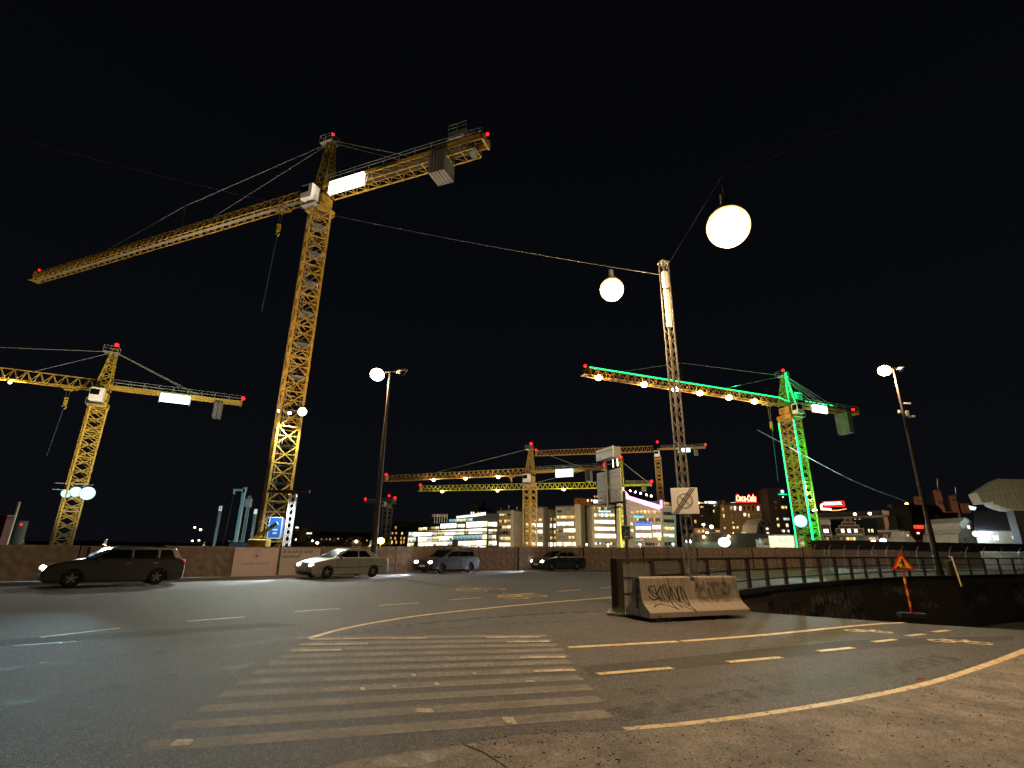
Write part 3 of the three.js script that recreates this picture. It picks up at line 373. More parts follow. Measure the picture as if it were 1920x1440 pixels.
// ------------------------------------------------------------------ street lamps and their light
const SODIUM = 0xffd6a6;
function lampPost(label, x, z, H, lit, tilt, extra) {
  const g = thing('street_lamp', label, 'street lamp', V(x, 0, z), { group: 'tall street lamps along the bridge' });
  part(g, 'pole', merge([cyl(0.2, 0.16, 3.4, 0, 1.7, 0, 16), cyl(0.15, 0.12, H * 0.36, 0, 3.4 + H * 0.18, 0, 16), cyl(0.11, 0.065, H - 3.4 - H * 0.36, 0, (3.4 + H * 0.36 + H) / 2, 0, 16), cyl(0.26, 0.24, 0.5, 0, 0.25, 0, 16), cyl(0.165, 0.165, 0.12, 0, 3.4, 0, 16), cyl(0.13, 0.13, 0.12, 0, 3.4 + H * 0.36, 0, 16)]), mats.brownSteel);
  part(g, 'arm', bars([[V(-0.6, H - 0.05, 0.1), V(0.6, H + 0.12, -0.1), 0.07]]), mats.galv);
  for (const s of [-1, 1]) {
    const on = s === lit, h = part(g, 'luminaire', new THREE.SphereGeometry(1, 20, 12).scale(0.42, 0.15, 0.24), mats.galv, { p: V(s * 0.75, H + s * 0.06 + 0.08, -s * 0.1), r: [0, 0, s * 0.25] });
    const lens = part(h, 'lens', new THREE.SphereGeometry(1, 24, 14).scale(...(on ? [0.46, 0.4, 0.46] : [0.23, 0.16, 0.23])), on ? mats.warm : mats.glass, { p: V(0, on ? -0.22 : -0.12, 0) });
    if (on) pointLight(g, V(s * 0.75, H - 0.75, -s * 0.1), SODIUM, extra, 12);
  }
  return g;
}
lampPost('tall brown street lamp in front of the hoarding beside the poster, lit head', -8.1, -32, 12.6, -1, 0, 240);
const lp2 = lampPost('tall dark street lamp on the right with camera fittings partway up', 30.6, -38.5, 15.7, -1, 0, 420);
part(lp2, 'camera_fitting', merge([rbox(0.62, 0.14, 0.16, 0.04, 0.45, 12.8, 0), rbox(0.5, 0.14, 0.16, 0.04, 0.6, 11.75, 0), rbox(0.26, 0.42, 0.2, 0.03, 0.28, 12.0, 0), cyl(0.13, 0.13, 0.2, -0.25, 12.15, 0)]), mats.white);
// lamps hung from the wires
const opal = new THREE.MeshPhysicalMaterial({ color: 0xfff2dc, roughness: 0.1, transmission: 0.6, thickness: 0, emissive: 0xffb868, emissiveIntensity: 2.6 });
function hungLamp(label, p, I, r, drop = 0.62 * r + 0.4) {
  const g = thing('hanging_lamp', label, 'street lamp', p, { group: 'street lamps hung on wires over the junction' });
  part(g, 'shade', new THREE.LatheGeometry([[0.02, 0.56], [0.06, 0.54], [0.07, 0.36], [0.12, 0.31], [0.2, 0.22], [0.21, 0.18], [0.19, 0.18], [0.12, 0.24]].map(([x, y]) => new THREE.Vector2(x * r, y * r)), 24), mats.galv);
  const gl = part(g, 'globe', new THREE.SphereGeometry(0.31 * r, 36, 24), opal, { p: V(0, -0.03 * r, 0) }); part(gl, 'bulb', new THREE.SphereGeometry(0.235 * r, 32, 20), mats.warm);
  part(g, 'hanger', cyl(0.012, 0.012, Math.max(0.05, drop - 0.6 * r), 0, (drop + 0.6 * r) / 2, 0, 6), mats.dark);
  pointLight(g, V(0, -0.38 * r, 0), SODIUM, I, 14);
}
const lampA = at(1365, 422, 10.2), wireFrom = at(1243, 516, 15), wireTo = at(-60, 232, 16), onWire = (t) => { const p = wireFrom.clone().lerp(wireTo, t); p.y -= 2.0 * t * (1 - t); return p; };
let hangT = 0; while (hangT < 0.3 && (() => { const q = onWire(hangT).project(camera); return (q.x * 0.5 + 0.5) * 1920 > 1147; })()) hangT += 0.001;
const lampB = at(1147, 541, -onWire(hangT).z);
hungLamp('largest and brightest lamp, hung high over the near road on the right', lampA, 190, 1.55);
hungLamp('second brightest hanging lamp, left of the lattice mast top', lampB, 150, 1.25, onWire(hangT).y - lampB.y);
const mastTop = wireFrom;
{
  const w1 = thing('overhead_wire', 'long thin wire sagging from the lattice mast to the upper left', 'wire'), pts = [];
  for (let i = 0; i <= 24; i++) pts.push(onWire(i / 24));
  part(w1, 'wire_strand', wire(pts, 0.009, 80), mats.grey);
  const w2 = thing('overhead_wire', 'thin wire holding the largest lamp, from the mast to the right', 'wire'), cA = V(lampA.x, lampA.y + 0.62 * 1.55 + 0.4, lampA.z);
  part(w2, 'wire_strand', bars([[at(1250, 500, 15), cA, 0.0035], [cA, at(2100, 40, 9), 0.0035]]), mats.dark);
  const w3 = thing('guy_cable', 'pale cable slanting down to the castle-like house on the right', 'cable'), a = at(1420, 806, 62), b = at(1704, 942, 118); const q = a.clone().lerp(b, 0.5); q.y -= 0.9;
  part(w3, 'cable_strand', wire([a, q, b], 0.05, 30), mats.galv);
}
// ------------------------------------------------------------------ hoarding with posters, far parapet fence
{
  const g = thing('hoarding', 'long brown plywood hoarding along the far side of the road', 'hoarding', V(0, 0, 0));
  const dense = []; for (let i = 0; i < LINE.hoarding.length - 1; i++) { const a = LINE.hoarding[i], b = LINE.hoarding[i + 1], n = Math.round(a.distanceTo(b) / 2.9); for (let k = 0; k < n; k++) dense.push(a.clone().lerp(b, k / n)); } dense.push(LINE.hoarding.at(-1));
  const tones = [0, 1, 2, 3].map(() => M({ map: plyTex, color: new THREE.Color().setHSL(0.075, 0.12, rr(0.6, 0.76)), roughness: 0.75 }));
  dense.slice(0, -1).forEach((a, i) => {
    const b = dense[i + 1], l = a.distanceTo(b), m = a.clone().lerp(b, 0.5), d = b.clone().sub(a), turn = Math.atan2(-d.z, d.x), t = Math.min(1, Math.max(0, (m.x + 22) / 54)), h = 1.42 + 0.62 * t + rr(-0.03, 0.03);
    const pg = box(l - 0.06, h, 0.03, 0, h / 2, 0); const uv = pg.attributes.uv; for (let k = 0; k < uv.count; k++) uv.setXY(k, uv.getX(k) * l + i * 0.37, uv.getY(k) * h);
    part(g, 'panel', pg, tones[i % 4], { p: m.clone().setY(0.02), r: [0, turn, 0] });
    part(g, 'post', box(0.1, h + (i % 3 ? -0.04 : 0.1 + rr(0, 0.35)), 0.08, 0, h / 2, -0.065), mats.wood, { p: a, r: [0, turn, 0] });
    if (i % 2) part(g, 'brace_post', box(0.09, h - 0.05, 0.05, 0, h / 2, 0), mats.wood, { p: a.clone().lerp(b, 0.1).add(V(Math.sin(turn) * 0.045, 0, Math.cos(turn) * 0.045)), r: [0, turn, 0] });
  });
  const poster = (name, label, px0, px1, pyTop, pyBot, draw, w, h) => {
    const la = LINE.hoarding, find = (px) => { const d = ray(px, 1030); for (let i = 0; i < la.length - 1; i++) { const a = la[i], b = la[i + 1], e = b.clone().sub(a), det = d.x * -e.z + d.z * e.x, t = (a.x * -e.z + a.z * e.x) / det, s = (d.x * a.z - d.z * a.x) / det; if (s >= -0.001 && s <= 1.001 && t > 0) return a.clone().addScaledVector(e, s); } };
    const a = find(px0), b = find(px1), m = a.clone().lerp(b, 0.5), e = b.clone().sub(a), turn = Math.atan2(-e.z, e.x), zm = -m.z, yt = at((px0 + px1) / 2, pyTop, zm).y, yb = at((px0 + px1) / 2, pyBot, zm).y;
    const o = thing(name, label, 'poster', V(m.x + Math.sin(turn) * 0.08, (yt + yb) / 2, m.z + Math.cos(turn) * 0.08), { turn });
    part(o, 'sheet', box(a.distanceTo(b), yt - yb, 0.015), M({ map: canvasTex(w, h, draw), roughness: 0.6 })); part(o, 'batten', bars([[V(-a.distanceTo(b) / 2, (yt - yb) / 2 + 0.02, 0.01), V(a.distanceTo(b) / 2, (yt - yb) / 2 + 0.02, 0.01), 0.03]]), mats.wood);
  };
  poster('poster', 'pale pink poster with a round ship emblem and spaced capitals', 440, 522, 1026, 1092, (c, w, h) => { c.fillStyle = '#d9c2b4'; c.fillRect(0, 0, w, h); c.strokeStyle = '#4a4548'; c.lineWidth = 5; c.beginPath(); c.arc(w / 2, h * 0.2, h * 0.12, 0, 7); c.stroke(); c.fillStyle = '#3a3438'; c.beginPath(); c.moveTo(w / 2 - 26, h * 0.22); c.lineTo(w / 2 + 26, h * 0.22); c.lineTo(w / 2 + 16, h * 0.27); c.lineTo(w / 2 - 16, h * 0.27); c.fill(); c.fillRect(w / 2 - 3, h * 0.11, 6, h * 0.1); c.fillStyle = '#8a8488'; c.font = '600 42px serif'; c.textAlign = 'center'; c.fillText('VALSTREA  MARKNAD', w / 2, h * 0.5); }, 768, 512);
  poster('poster', 'pale grey poster asking about vaccination in black lettering', 527, 600, 1026, 1092, (c, w, h) => { c.fillStyle = '#c9bfb4'; c.fillRect(0, 0, w, h); c.fillStyle = '#3b342f'; c.font = 'italic 700 62px sans-serif'; c.fillText('Är du och din familj', 24, 88); c.fillText('vaccinerad?', 24, 156); c.font = '700 78px sans-serif'; c.fillText('Vaccinpunkt', 270, 300); }, 768, 512);
  const gr = thing('graffiti', 'small faded red graffiti scribble on a hoarding panel', 'graffiti'), base = at(420, 1046, 28.4); // sprayed just left of the pink poster
  part(gr, 'spray', wire([[0, 0], [0.12, 0.5], [0.28, 0.1], [0.3, 0.55], [0.5, 0.2], [0.42, 0.5], [0.1, -0.05], [0.55, 0.05]].map(([x, y]) => base.clone().add(V(x * 0.75, y * 0.7, -x * 0.7))), 0.012, 50), M({ color: 0x7a2a22, roughness: 0.9 }));
}
{ // parapet fence on the far right
  const g = thing('parapet_fence', 'grey bar fence with curved posts and a dark top band on the far right', 'fence', V(0, 0, 0)), pts = [V(30.5, 0, -53.8), V(42, 0, -56.5), V(56, 0, -59), V(78, 0, -62), V(104, 0, -65)];
  const line = new THREE.CatmullRomCurve3(pts), n = 26;
  for (let i = 0; i < n; i++) {
    const a = line.getPoint(i / n), b = line.getPoint((i + 1) / n), d = b.clone().sub(a), turn = Math.atan2(-d.z, d.x), l = d.length();
    part(g, 'post', new THREE.TubeGeometry(new THREE.CatmullRomCurve3([V(0, 0, 0), V(0, 1.2, 0), V(0, 1.9, 0.12), V(0, 2.35, 0.45)]), 10, 0.05, 6), mats.galv, { p: a, r: [0, turn, 0] });
    const B = []; for (let k = 1; k < 18; k++) B.push([V(l * k / 18, 0.15, 0), V(l * k / 18, 1.75, 0.02), 0.03]); B.push([V(0, 1.78, 0.02), V(l, 1.78, 0.02), 0.06], [V(0, 0.15, 0), V(l, 0.15, 0), 0.06]);
    part(g, 'bar_panel', bars(B), mats.grey, { p: a, r: [0, turn, 0] });
    part(g, 'top_band', box(l - 0.02, 0.85, 0.05, l / 2, 2.35, -0.12), mats.dark, { p: a, r: [0, turn, 0] });
  }
}
// ------------------------------------------------------------------ bridge railing with chain-link near its end
{
  const g = thing('railing', 'brown steel bridge railing curving away to the right above the graffiti wall', 'railing', V(0, 0, 0)), c = new THREE.CatmullRomCurve3(LINE.rail), L = c.getLength(), n = Math.round(L / 2.15), H = 1.32;
  const P = []; for (let i = 0; i <= n; i++) P.push(c.getPointAt(i / n));
  const pg = box(0.13, H, 0.13, 0, H / 2, 0);
  part(g, 'end_post', merge([box(0.26, H + 0.05, 0.22, 0, H / 2 + 0.02, 0), box(0.16, 0.7, 0.24, -0.03, 0.95, 0)]), mats.wood, { p: P[0], r: [0, 0.7, 0] });
  for (let i = 1; i <= n; i++) part(g, 'post', pg, mats.brownSteel, { p: P[i], r: [0, 0.6, 0] });
  for (let i = 0; i < n; i++) {
    const a = P[i], b = P[i + 1]; for (const y of [H, 0.86, 0.45]) part(g, 'rail', bars([[a.clone().setY(y), b.clone().setY(y), y === H ? 0.085 : 0.05]]), mats.brownSteel);
    if (i < 3) { const d = b.clone().sub(a), l = d.length(), W = [], u = d.clone().normalize(), y0 = 0.08, y1 = H - 0.1, hh = y1 - y0, s = 0.075, N = Math.ceil((l + hh) / s); for (let k = 0; k < N; k++) { for (const f of [0, 1]) { let x0 = k * s - hh, x1 = k * s; let ya = y0, yb = y1; if (x0 < 0) { ya = y0 - x0; x0 = 0; } if (x1 > l) { yb = y1 - (x1 - l); x1 = l; } if (ya >= yb) continue; W.push([a.clone().addScaledVector(u, f ? l - x0 : x0).setY(ya), a.clone().addScaledVector(u, f ? l - x1 : x1).setY(yb), 0.008]); } } part(g, 'chain_link', bars(W), mats.galv, { kind: 'stuff' }); }
  }
}
// ------------------------------------------------------------------ concrete barrier with graffiti
{
  const p0 = V(3.28, 0, -12.9), dir = V(2.85, 0, -1.2), len = dir.length(), turn = Math.atan2(1.2, 2.85), W = 0.98, H = 0.97;
  const prof = [[0, 0.09], [0.0, 0.2], [0.035, 0.235], [0.2, 0.36], [0.27, 0.44], [0.3, 0.6], [0.335, H - 0.03], [0.365, H]]; // front profile: distance in, height
  const gt = canvasTex(1024, 512, (c, w, h) => {
    c.fillStyle = '#908676'; c.fillRect(0, 0, w, h);
    for (let i = 0; i < 9000; i++) { const v = rnd(); c.fillStyle = v < 0.5 ? `rgba(52,46,38,${rnd() * 0.16})` : `rgba(190,178,158,${rnd() * 0.16})`; const s = rr(1, 6); c.fillRect(rnd() * w, rnd() * h, s, s); }
    for (let i = 0; i < 70; i++) { const x = rnd() * w, y = rr(0.05, 0.4) * h; c.fillStyle = `rgba(40,36,30,${rr(0.03, 0.12)})`; c.fillRect(x, y, rr(2, 10), rr(60, 260)); }
    for (let i = 0; i < 60; i++) { c.fillStyle = `rgba(26,23,18,${rr(0.12, 0.4)})`; c.fillRect(rnd() * w, rr(0, 1) * h, rr(2, 14), rr(2, 9)); }
    for (let i = 0; i < 40; i++) { const x = rnd() * w; c.fillStyle = `rgba(38,34,28,${rr(0.08, 0.22)})`; c.fillRect(x, 0, rr(3, 26), rr(60, 380)); }
    for (let i = 0; i < 260; i++) { c.fillStyle = `rgba(30,27,22,${rr(0.05, 0.18)})`; c.beginPath(); c.ellipse(rr(0.55, 0.93) * w, rr(0.15, 0.6) * h, rr(4, 26), rr(6, 40), 0, 0, 7); c.fill(); }
    c.strokeStyle = '#17130f'; c.lineCap = 'round'; c.lineJoin = 'round'; c.lineWidth = 11;
    const S = (pts) => { c.beginPath(); pts.forEach(([x, y], i) => { const X = (0.03 + (x - 0.09) * 0.72 + 0.04) * w, Y = (0.06 + y * 1.0) * h; if (!i) c.moveTo(X, Y); else if (i % 2 === 0) c.quadraticCurveTo((0.07 + (pts[i - 1][0] - 0.09) * 0.72) * w, (0.06 + pts[i - 1][1]) * h, X, Y); }); c.stroke(); };
    S([[0.15, 0.16], [0.09, 0.14], [0.1, 0.26], [0.12, 0.34], [0.19, 0.4], [0.21, 0.46], [0.15, 0.46], [0.1, 0.44], [0.095, 0.38]]); S([[0.11, 0.22], [0.16, 0.3], [0.22, 0.38], [0.22, 0.46], [0.17, 0.44]]);
    S([[0.175, 0.14], [0.2, 0.34], [0.24, 0.5]]); S([[0.255, 0.16], [0.22, 0.3], [0.19, 0.34], [0.24, 0.4], [0.28, 0.52]]);
    S([[0.27, 0.16], [0.25, 0.4], [0.32, 0.52], [0.38, 0.5], [0.35, 0.3], [0.33, 0.1], [0.29, 0.14], [0.3, 0.3], [0.36, 0.46]]);
    S([[0.39, 0.18], [0.38, 0.34], [0.42, 0.52], [0.44, 0.6], [0.46, 0.72]]); S([[0.39, 0.18], [0.44, 0.4], [0.48, 0.56], [0.49, 0.3], [0.46, 0.18]]);
    S([[0.5, 0.17], [0.47, 0.36], [0.52, 0.6], [0.6, 0.74], [0.6, 0.5], [0.58, 0.24], [0.53, 0.18], [0.52, 0.4], [0.58, 0.6]]);
    S([[0.1, 0.66], [0.15, 0.56], [0.23, 0.58], [0.32, 0.64], [0.4, 0.76], [0.34, 0.62], [0.38, 0.5]]); S([[0.44, 0.6], [0.54, 0.72], [0.61, 0.84], [0.59, 0.66], [0.57, 0.62]]);
  });
  const bm = M({ map: gt, bumpMap: asphaltBump, bumpScale: 0.002, roughness: 0.85 });
  const g = thing('concrete_barrier', 'concrete road barrier with black graffiti tag on its front', 'barrier', p0, { turn });
  const sec = (x0, x1, h, ends = true) => { // a length of the profile, front, top, back and ends
    const pr = prof.map(([a, b]) => [a, Math.min(b, h)]), pos = [], uv = [], all = [...pr, ...[...pr].reverse().map(([a, b]) => [W - a, b])], acc = [0]; for (let i = 1; i < all.length; i++) acc.push(acc[i - 1] + Math.hypot(all[i][0] - all[i - 1][0], all[i][1] - all[i - 1][1]));
    const q = (x, i) => [x, all[i][1], -all[i][0]], vv = (i) => 1 - Math.min(1.9, acc[i] / 1.12); const tex = (x, i) => [x / len, 1 - Math.max(0, 1 - acc[i] / acc[7]) ];
    for (let i = 0; i < all.length - 1; i++) for (const [x, k] of [[x0, i], [x1, i], [x1, i + 1], [x0, i], [x1, i + 1], [x0, i + 1]]) { pos.push(...q(x, k)); const t = k <= 7 ? acc[k] / acc[7] : 1 - (acc[k] - acc[7]) / (acc.at(-1) - acc[7]) * 0.98; uv.push(x / len, t); }
    for (const [x, f] of ends ? [[x0, 0], [x1, 1]] : []) for (let i = 0; i < pr.length - 1; i++) { const a = [x, pr[i][1], -pr[i][0]], b = [x, pr[i + 1][1], -pr[i + 1][0]], c = [x, pr[i + 1][1], -(W - pr[i + 1][0])], d = [x, pr[i][1], -(W - pr[i][0])]; for (const p of f ? [a, d, c, a, c, b] : [a, b, c, a, c, d]) { pos.push(...p); uv.push(0.93 + p[2] * 0.2, p[1] * 0.9); } }
    const G = new THREE.BufferGeometry(); G.setAttribute('position', new THREE.Float32BufferAttribute(pos, 3)); G.setAttribute('uv', new THREE.Float32BufferAttribute(uv, 2)); G.computeVertexNormals(); return G;
  };
  part(g, 'barrier_body', merge([sec(0, len * 0.5, H), sec(len * 0.5, len * 0.55, H - 0.13, false), sec(len * 0.55, len, H)]), bm);
  part(g, 'foot', box(0.5, 0.09, W * 0.9, 0.3, 0.045, -W / 2), mats.darkConcrete); part(g, 'foot', box(0.45, 0.09, W * 0.9, len - 0.9, 0.045, -W / 2), mats.darkConcrete);
  part(g, 'end_groove', box(0.012, 0.62, 0.07, -0.003, 0.58, -W / 2), mats.black); part(g, 'lifting_loop', new THREE.TorusGeometry(0.07, 0.014, 6, 14, Math.PI).rotateY(Math.PI / 2), mats.brownSteel, { p: V(len * 0.523, H - 0.13, -W / 2) });
  // weeds round its near end
  const B = []; for (let i = 0; i < 420; i++) { const t = rnd(), x = 2.72 + 0.75 * t + rr(-0.12, 0.12), z = -14.35 + 1.35 * t + rr(-0.12, 0.2), h = rr(0.05, 0.2), a = rr(0, 6.3); B.push([V(x, 0, z), V(x + Math.cos(a) * h * 0.6, h, z + Math.sin(a) * h * 0.6), 0.008, 0.003]); }
  tag(part(scene, 'weeds', bars(B), mats.leaf), 'low green weeds at the near end of the concrete barrier', 'weeds', null, 'stuff');
  const pl = thing('kerb_plate', 'thin concrete slab under the railing end post, edged with weeds', 'slab'); part(pl, 'slab_top', new THREE.ExtrudeGeometry(new THREE.Shape([[2.5, 14.2], [3.3, 13.5], [4.1, 14.2], [3.4, 15.4], [2.75, 15.2]].map(([x, y]) => new THREE.Vector2(x, y))), { depth: 0.06, bevelEnabled: false }).rotateX(-Math.PI / 2).translate(0, 0.002, 0), mats.concrete);
}
// ------------------------------------------------------------------ lattice mast with its sign
{
  const g = thing('lattice_mast', 'slim grey lattice mast rising behind the concrete barrier', 'mast', V(5.02, 0, -15), { turn: 0.35 }), w = 0.21, n = 6, H = 10.75, h = H / n, L = [], c = [[1, 1], [1, -1], [-1, -1], [-1, 1]].map(([x, z]) => V(x * w / 2, 0, z * w / 2));
  for (let i = 0; i < 4; i++) { const a = c[i], b = c[(i + 1) % 4]; L.push([a, a.clone().setY(h), 0.036]); for (let r = 0; r < 6; r++) { const y0 = r * h / 6, y1 = (r + 1) * h / 6; L.push([(r % 2 ? b : a).clone().setY(y0), (r % 2 ? a : b).clone().setY(y1), 0.016]); } }
  const s = bars(L), dull = M({ color: 0x77736a, map: grimeTex, roughness: 0.6, metalness: 0.2 }); for (let i = 0; i < n; i++) part(g, 'mast_section', s, dull, { p: V(0, i * h, 0) });
  part(g, 'top_plate', box(w + 0.1, 0.03, w + 0.1, 0, H + 0.015, 0), mats.galv);
  part(g, 'antenna_box', rbox(0.17, 0.58, 0.13, 0.02, -0.12, H - 0.72, 0.16), mats.white); part(g, 'antenna_box', rbox(0.15, 1.35, 0.12, 0.02, -0.1, H - 1.75, 0.15), mats.white);
  const sg = thing('road_sign', 'square white end-of-parking-ban sign, circle and three black stripes, fixed to the lattice mast', 'road sign', at(1284, 939, 14.62), { turn: -0.32 });
  part(sg, 'plate', new RoundedBoxGeometry(0.72, 0.72, 0.03, 2, 0.012), mats.white);
  part(sg, 'symbol', merge([new THREE.TorusGeometry(0.2, 0.018, 4, 40).scale(1, 1, 0.3), bars([[V(-0.14, 0.14, 0), V(0.14, -0.14, 0), 0.01, 0.035]])]), M({ color: 0x8e8d89, roughness: 0.5 }), { p: V(0, 0, 0.02) });
  for (const k of [-1, 0, 1]) part(sg, 'stripe', bars([[V(-0.27 + k * 0.055, -0.35, 0.027), V(0.24 + k * 0.055, 0.35, 0.027), 0.006, 0.024]]), mats.black);
  part(sg, 'bracket', bars([[V(-0.2, 0.2, -0.1), V(0.2, 0.2, -0.1), 0.04], [V(-0.2, -0.2, -0.1), V(0.2, -0.2, -0.1), 0.04]]), mats.galv);
}
// ------------------------------------------------------------------ direction sign post
{
  const b = V(3.56, 0, -16.28), g = thing('direction_sign', 'sign post with two columns of white slats and a header reading a street name', 'sign post', b);
  part(g, 'main_pole', cyl(0.05, 0.05, 3.35, 0, 1.675, 0, 14), mats.brownSteel);
  const u = V(-0.35, 0, -0.937), turn = Math.atan2(0.937, 0.35) , c = V(-0.42, 0, -0.12); // sign plane runs away to the left
  const q = (s, y, o = 0) => c.clone().addScaledVector(u, -s).add(V(-0.937 * o, y, 0.35 * o));   // s to the right along the board, o towards the viewer side
  const brd = (name, w, h, d, s, y, o, mat) => { const m = part(g, name, new RoundedBoxGeometry(w, h, d, 1, Math.min(d, h) * 0.15), mat, { p: q(s, y, o) }); m.rotation.y = -Math.atan2(0.937, 0.35); return m; };
  part(g, 'upper_pole', bars([[q(0.0, 2.75, 0.1), q(0.0, 4.5, 0.1), 0.06], [q(-0.14, 4.0, 0.02), q(-0.14, 4.5, 0.02), 0.05]]), mats.grey);
  part(g, 'bracket', bars([[V(0, 3.0, 0), q(0.5, 3.0, -0.02), 0.05], [q(-0.1, 2.98, 0), q(0.7, 2.98, 0), 0.06], [q(-0.1, 2.84, 0), q(0.55, 2.84, 0), 0.04]]), mats.dark);
  const ht = canvasTex(512, 300, (x, w, h) => { x.fillStyle = '#e6e2da'; x.fillRect(0, 0, w, h); x.strokeStyle = '#1c1a18'; x.lineWidth = 8; x.strokeRect(4, 4, w - 8, h - 8); x.beginPath(); x.moveTo(0, 160); x.lineTo(w, 160); x.stroke(); x.fillStyle = '#1c1a18'; x.font = '700 84px sans-serif'; x.fillText('Mälarrampen', 14, 116, w - 28); x.fillText('1–9', 20, 258); });
  const head = brd('header', 1.06, 0.36, 0.03, 0.02, 4.54, 0.14, mats.white); part(head, 'header_face', box(1.05, 0.35, 0.01, 0, 0, 0.0165), M({ map: ht, roughness: 0.5 }));
  part(head, 'header_box', box(1.0, 0.34, 0.26, 0.02, -0.01, -0.15), mats.grey);
  for (const s of [0.16, 0.42]) { const l = part(head, 'lamp_tube', cyl(0.018, 0.012, 0.24, s, -0.32, -0.2, 8), glow(0xfff0d0, 5)); }
  const slats = [0, 1, 2, 3, 4, 5, 6, 7], face = (lines) => canvasTex(256, 64, (x, w, h) => { x.fillStyle = '#d9d6cc'; x.fillRect(0, 0, w, h); x.fillStyle = '#26231f'; for (const [a, bq, cw, ch] of lines) x.fillRect(a, bq, cw, ch); });
  const marks = { '0,6': [[70, 22, 90, 24]], '0,7': [[90, 10, 10, 42], [120, 20, 26, 10]], '1,5': [[140, 22, 90, 18]], '1,6': [[150, 14, 30, 36]], '1,7': [[90, 8, 12, 44], [108, 30, 40, 8]] };
  for (const col of [0, 1]) for (const i of slats) { const mk = marks[col + ',' + i]; const m = brd('sign_slat', col ? 0.7 : 0.5, 0.118, 0.025, col ? 0.46 : -0.36, 3.93 - i * 0.126 - (col ? 0 : 0.0), 0.08, mats.white); if (mk) part(m, 'symbol', box(0.4, 0.1, 0.006, 0, 0, 0.016), M({ map: face(mk), roughness: 0.6 })); }
  const np = thing('notice_plate', 'small dark notice plate with white frame on the sign post', 'notice', V(3.56 - 0.02, 2.1, -16.2), { turn: -0.2 });
  part(np, 'plate', box(0.27, 0.42, 0.02), mats.galv); part(np, 'notice', box(0.235, 0.385, 0.008, 0, 0, 0.015), M({ map: canvasTex(128, 208, (x, w, h) => { x.fillStyle = '#16282c'; x.fillRect(0, 0, w, h); x.strokeStyle = '#9db4b4'; x.lineWidth = 5; x.beginPath(); x.moveTo(64, 60); x.lineTo(60, 110); x.lineTo(30, 130); x.moveTo(62, 84); x.lineTo(92, 78); x.stroke(); x.fillStyle = '#8fa6a6'; x.fillRect(30, 160, 70, 10); x.fillRect(30, 178, 50, 8); }), roughness: 0.5 }));
}
// ------------------------------------------------------------------ road-works sign
{
  const b = onY(1712, 1160), z = -b.z, cp = at(1701, 1058, z), g = thing('warning_sign', 'red and yellow triangular road-works sign on a striped post', 'road sign', b, { turn: -0.35 }), h = cp.y, R = 0.27;
  const tri = (r, d, zz) => { const s = new THREE.Shape(); const k = 0.12; const P = [90, 210, 330].map((a) => [Math.cos(a * Math.PI / 180) * r, Math.sin(a * Math.PI / 180) * r]); P.forEach((p, i) => { const n = P[(i + 1) % 3], l = P[(i + 2) % 3]; const a = [p[0] + (l[0] - p[0]) * k, p[1] + (l[1] - p[1]) * k], e = [p[0] + (n[0] - p[0]) * k, p[1] + (n[1] - p[1]) * k]; i ? s.lineTo(...a) : s.moveTo(...a); s.quadraticCurveTo(...p, ...e); }); return new THREE.ExtrudeGeometry(s, { depth: d, bevelEnabled: false }).translate(0, 0, zz); };
  part(g, 'red_border', tri(R * 1.12, 0.02, 0.03), M({ color: 0xc8201a, roughness: 0.45, emissive: 0x000000 }), { p: V(0, h, 0) }); part(g, 'yellow_face', tri(R * 0.84, 0.006, 0.05), M({ color: 0xf2b01c, roughness: 0.45 }), { p: V(0, h - 0.005, 0) });
  const man = new THREE.Shape([[-0.02, 0.16], [0.03, 0.19], [0.06, 0.15], [0.04, 0.11], [0.07, 0.06], [0.06, -0.02], [0.09, -0.12], [0.05, -0.12], [0.03, -0.04], [-0.01, -0.12], [-0.05, -0.12], [0, -0.02], [0.0, 0.05], [-0.08, 0.0], [-0.1, 0.03], [-0.01, 0.1]].map((p) => new THREE.Vector2(...p))), heap = new THREE.Shape([[-0.21, -0.13], [-0.14, -0.05], [-0.07, -0.13]].map((p) => new THREE.Vector2(...p)));
  part(g, 'worker_symbol', merge([man, heap].map((s) => new THREE.ExtrudeGeometry(s, { depth: 0.004, bevelEnabled: false }).scale(0.75, 0.75, 1)).concat([box(0.32, 0.012, 0.004, 0, -0.105, 0.002)])), mats.black, { p: V(0, h, 0.057) });
  const n = 8, ph = (h - 0.2) / n; for (let i = 0; i < n; i++) part(g, 'post_band', cyl(0.03, 0.03, ph - 0.002, 0, i * ph + ph / 2, 0, 10), i % 2 ? mats.red : M({ color: 0xe0a21a, roughness: 0.5 }));
  part(g, 'base_block', rbox(0.6, 0.14, 0.36, 0.03, 0, 0.07, 0), mats.rubber);
}
{ // slanting yellow pole beyond the railing
  const g = thing('marker_pole', 'thin yellow pole leaning beside the tall right street lamp', 'pole'), a = at(1784, 1044, 33), b = at(1803, 1100, 31);
  part(g, 'pole_shaft', bars([[a, b, 0.07]]), mats.yellow2); part(g, 'box', rbox(0.4, 0.9, 0.3, 0.04), M({ color: 0x5a5426, roughness: 0.7 }), { p: at(1783, 1066, 33.5) });
}
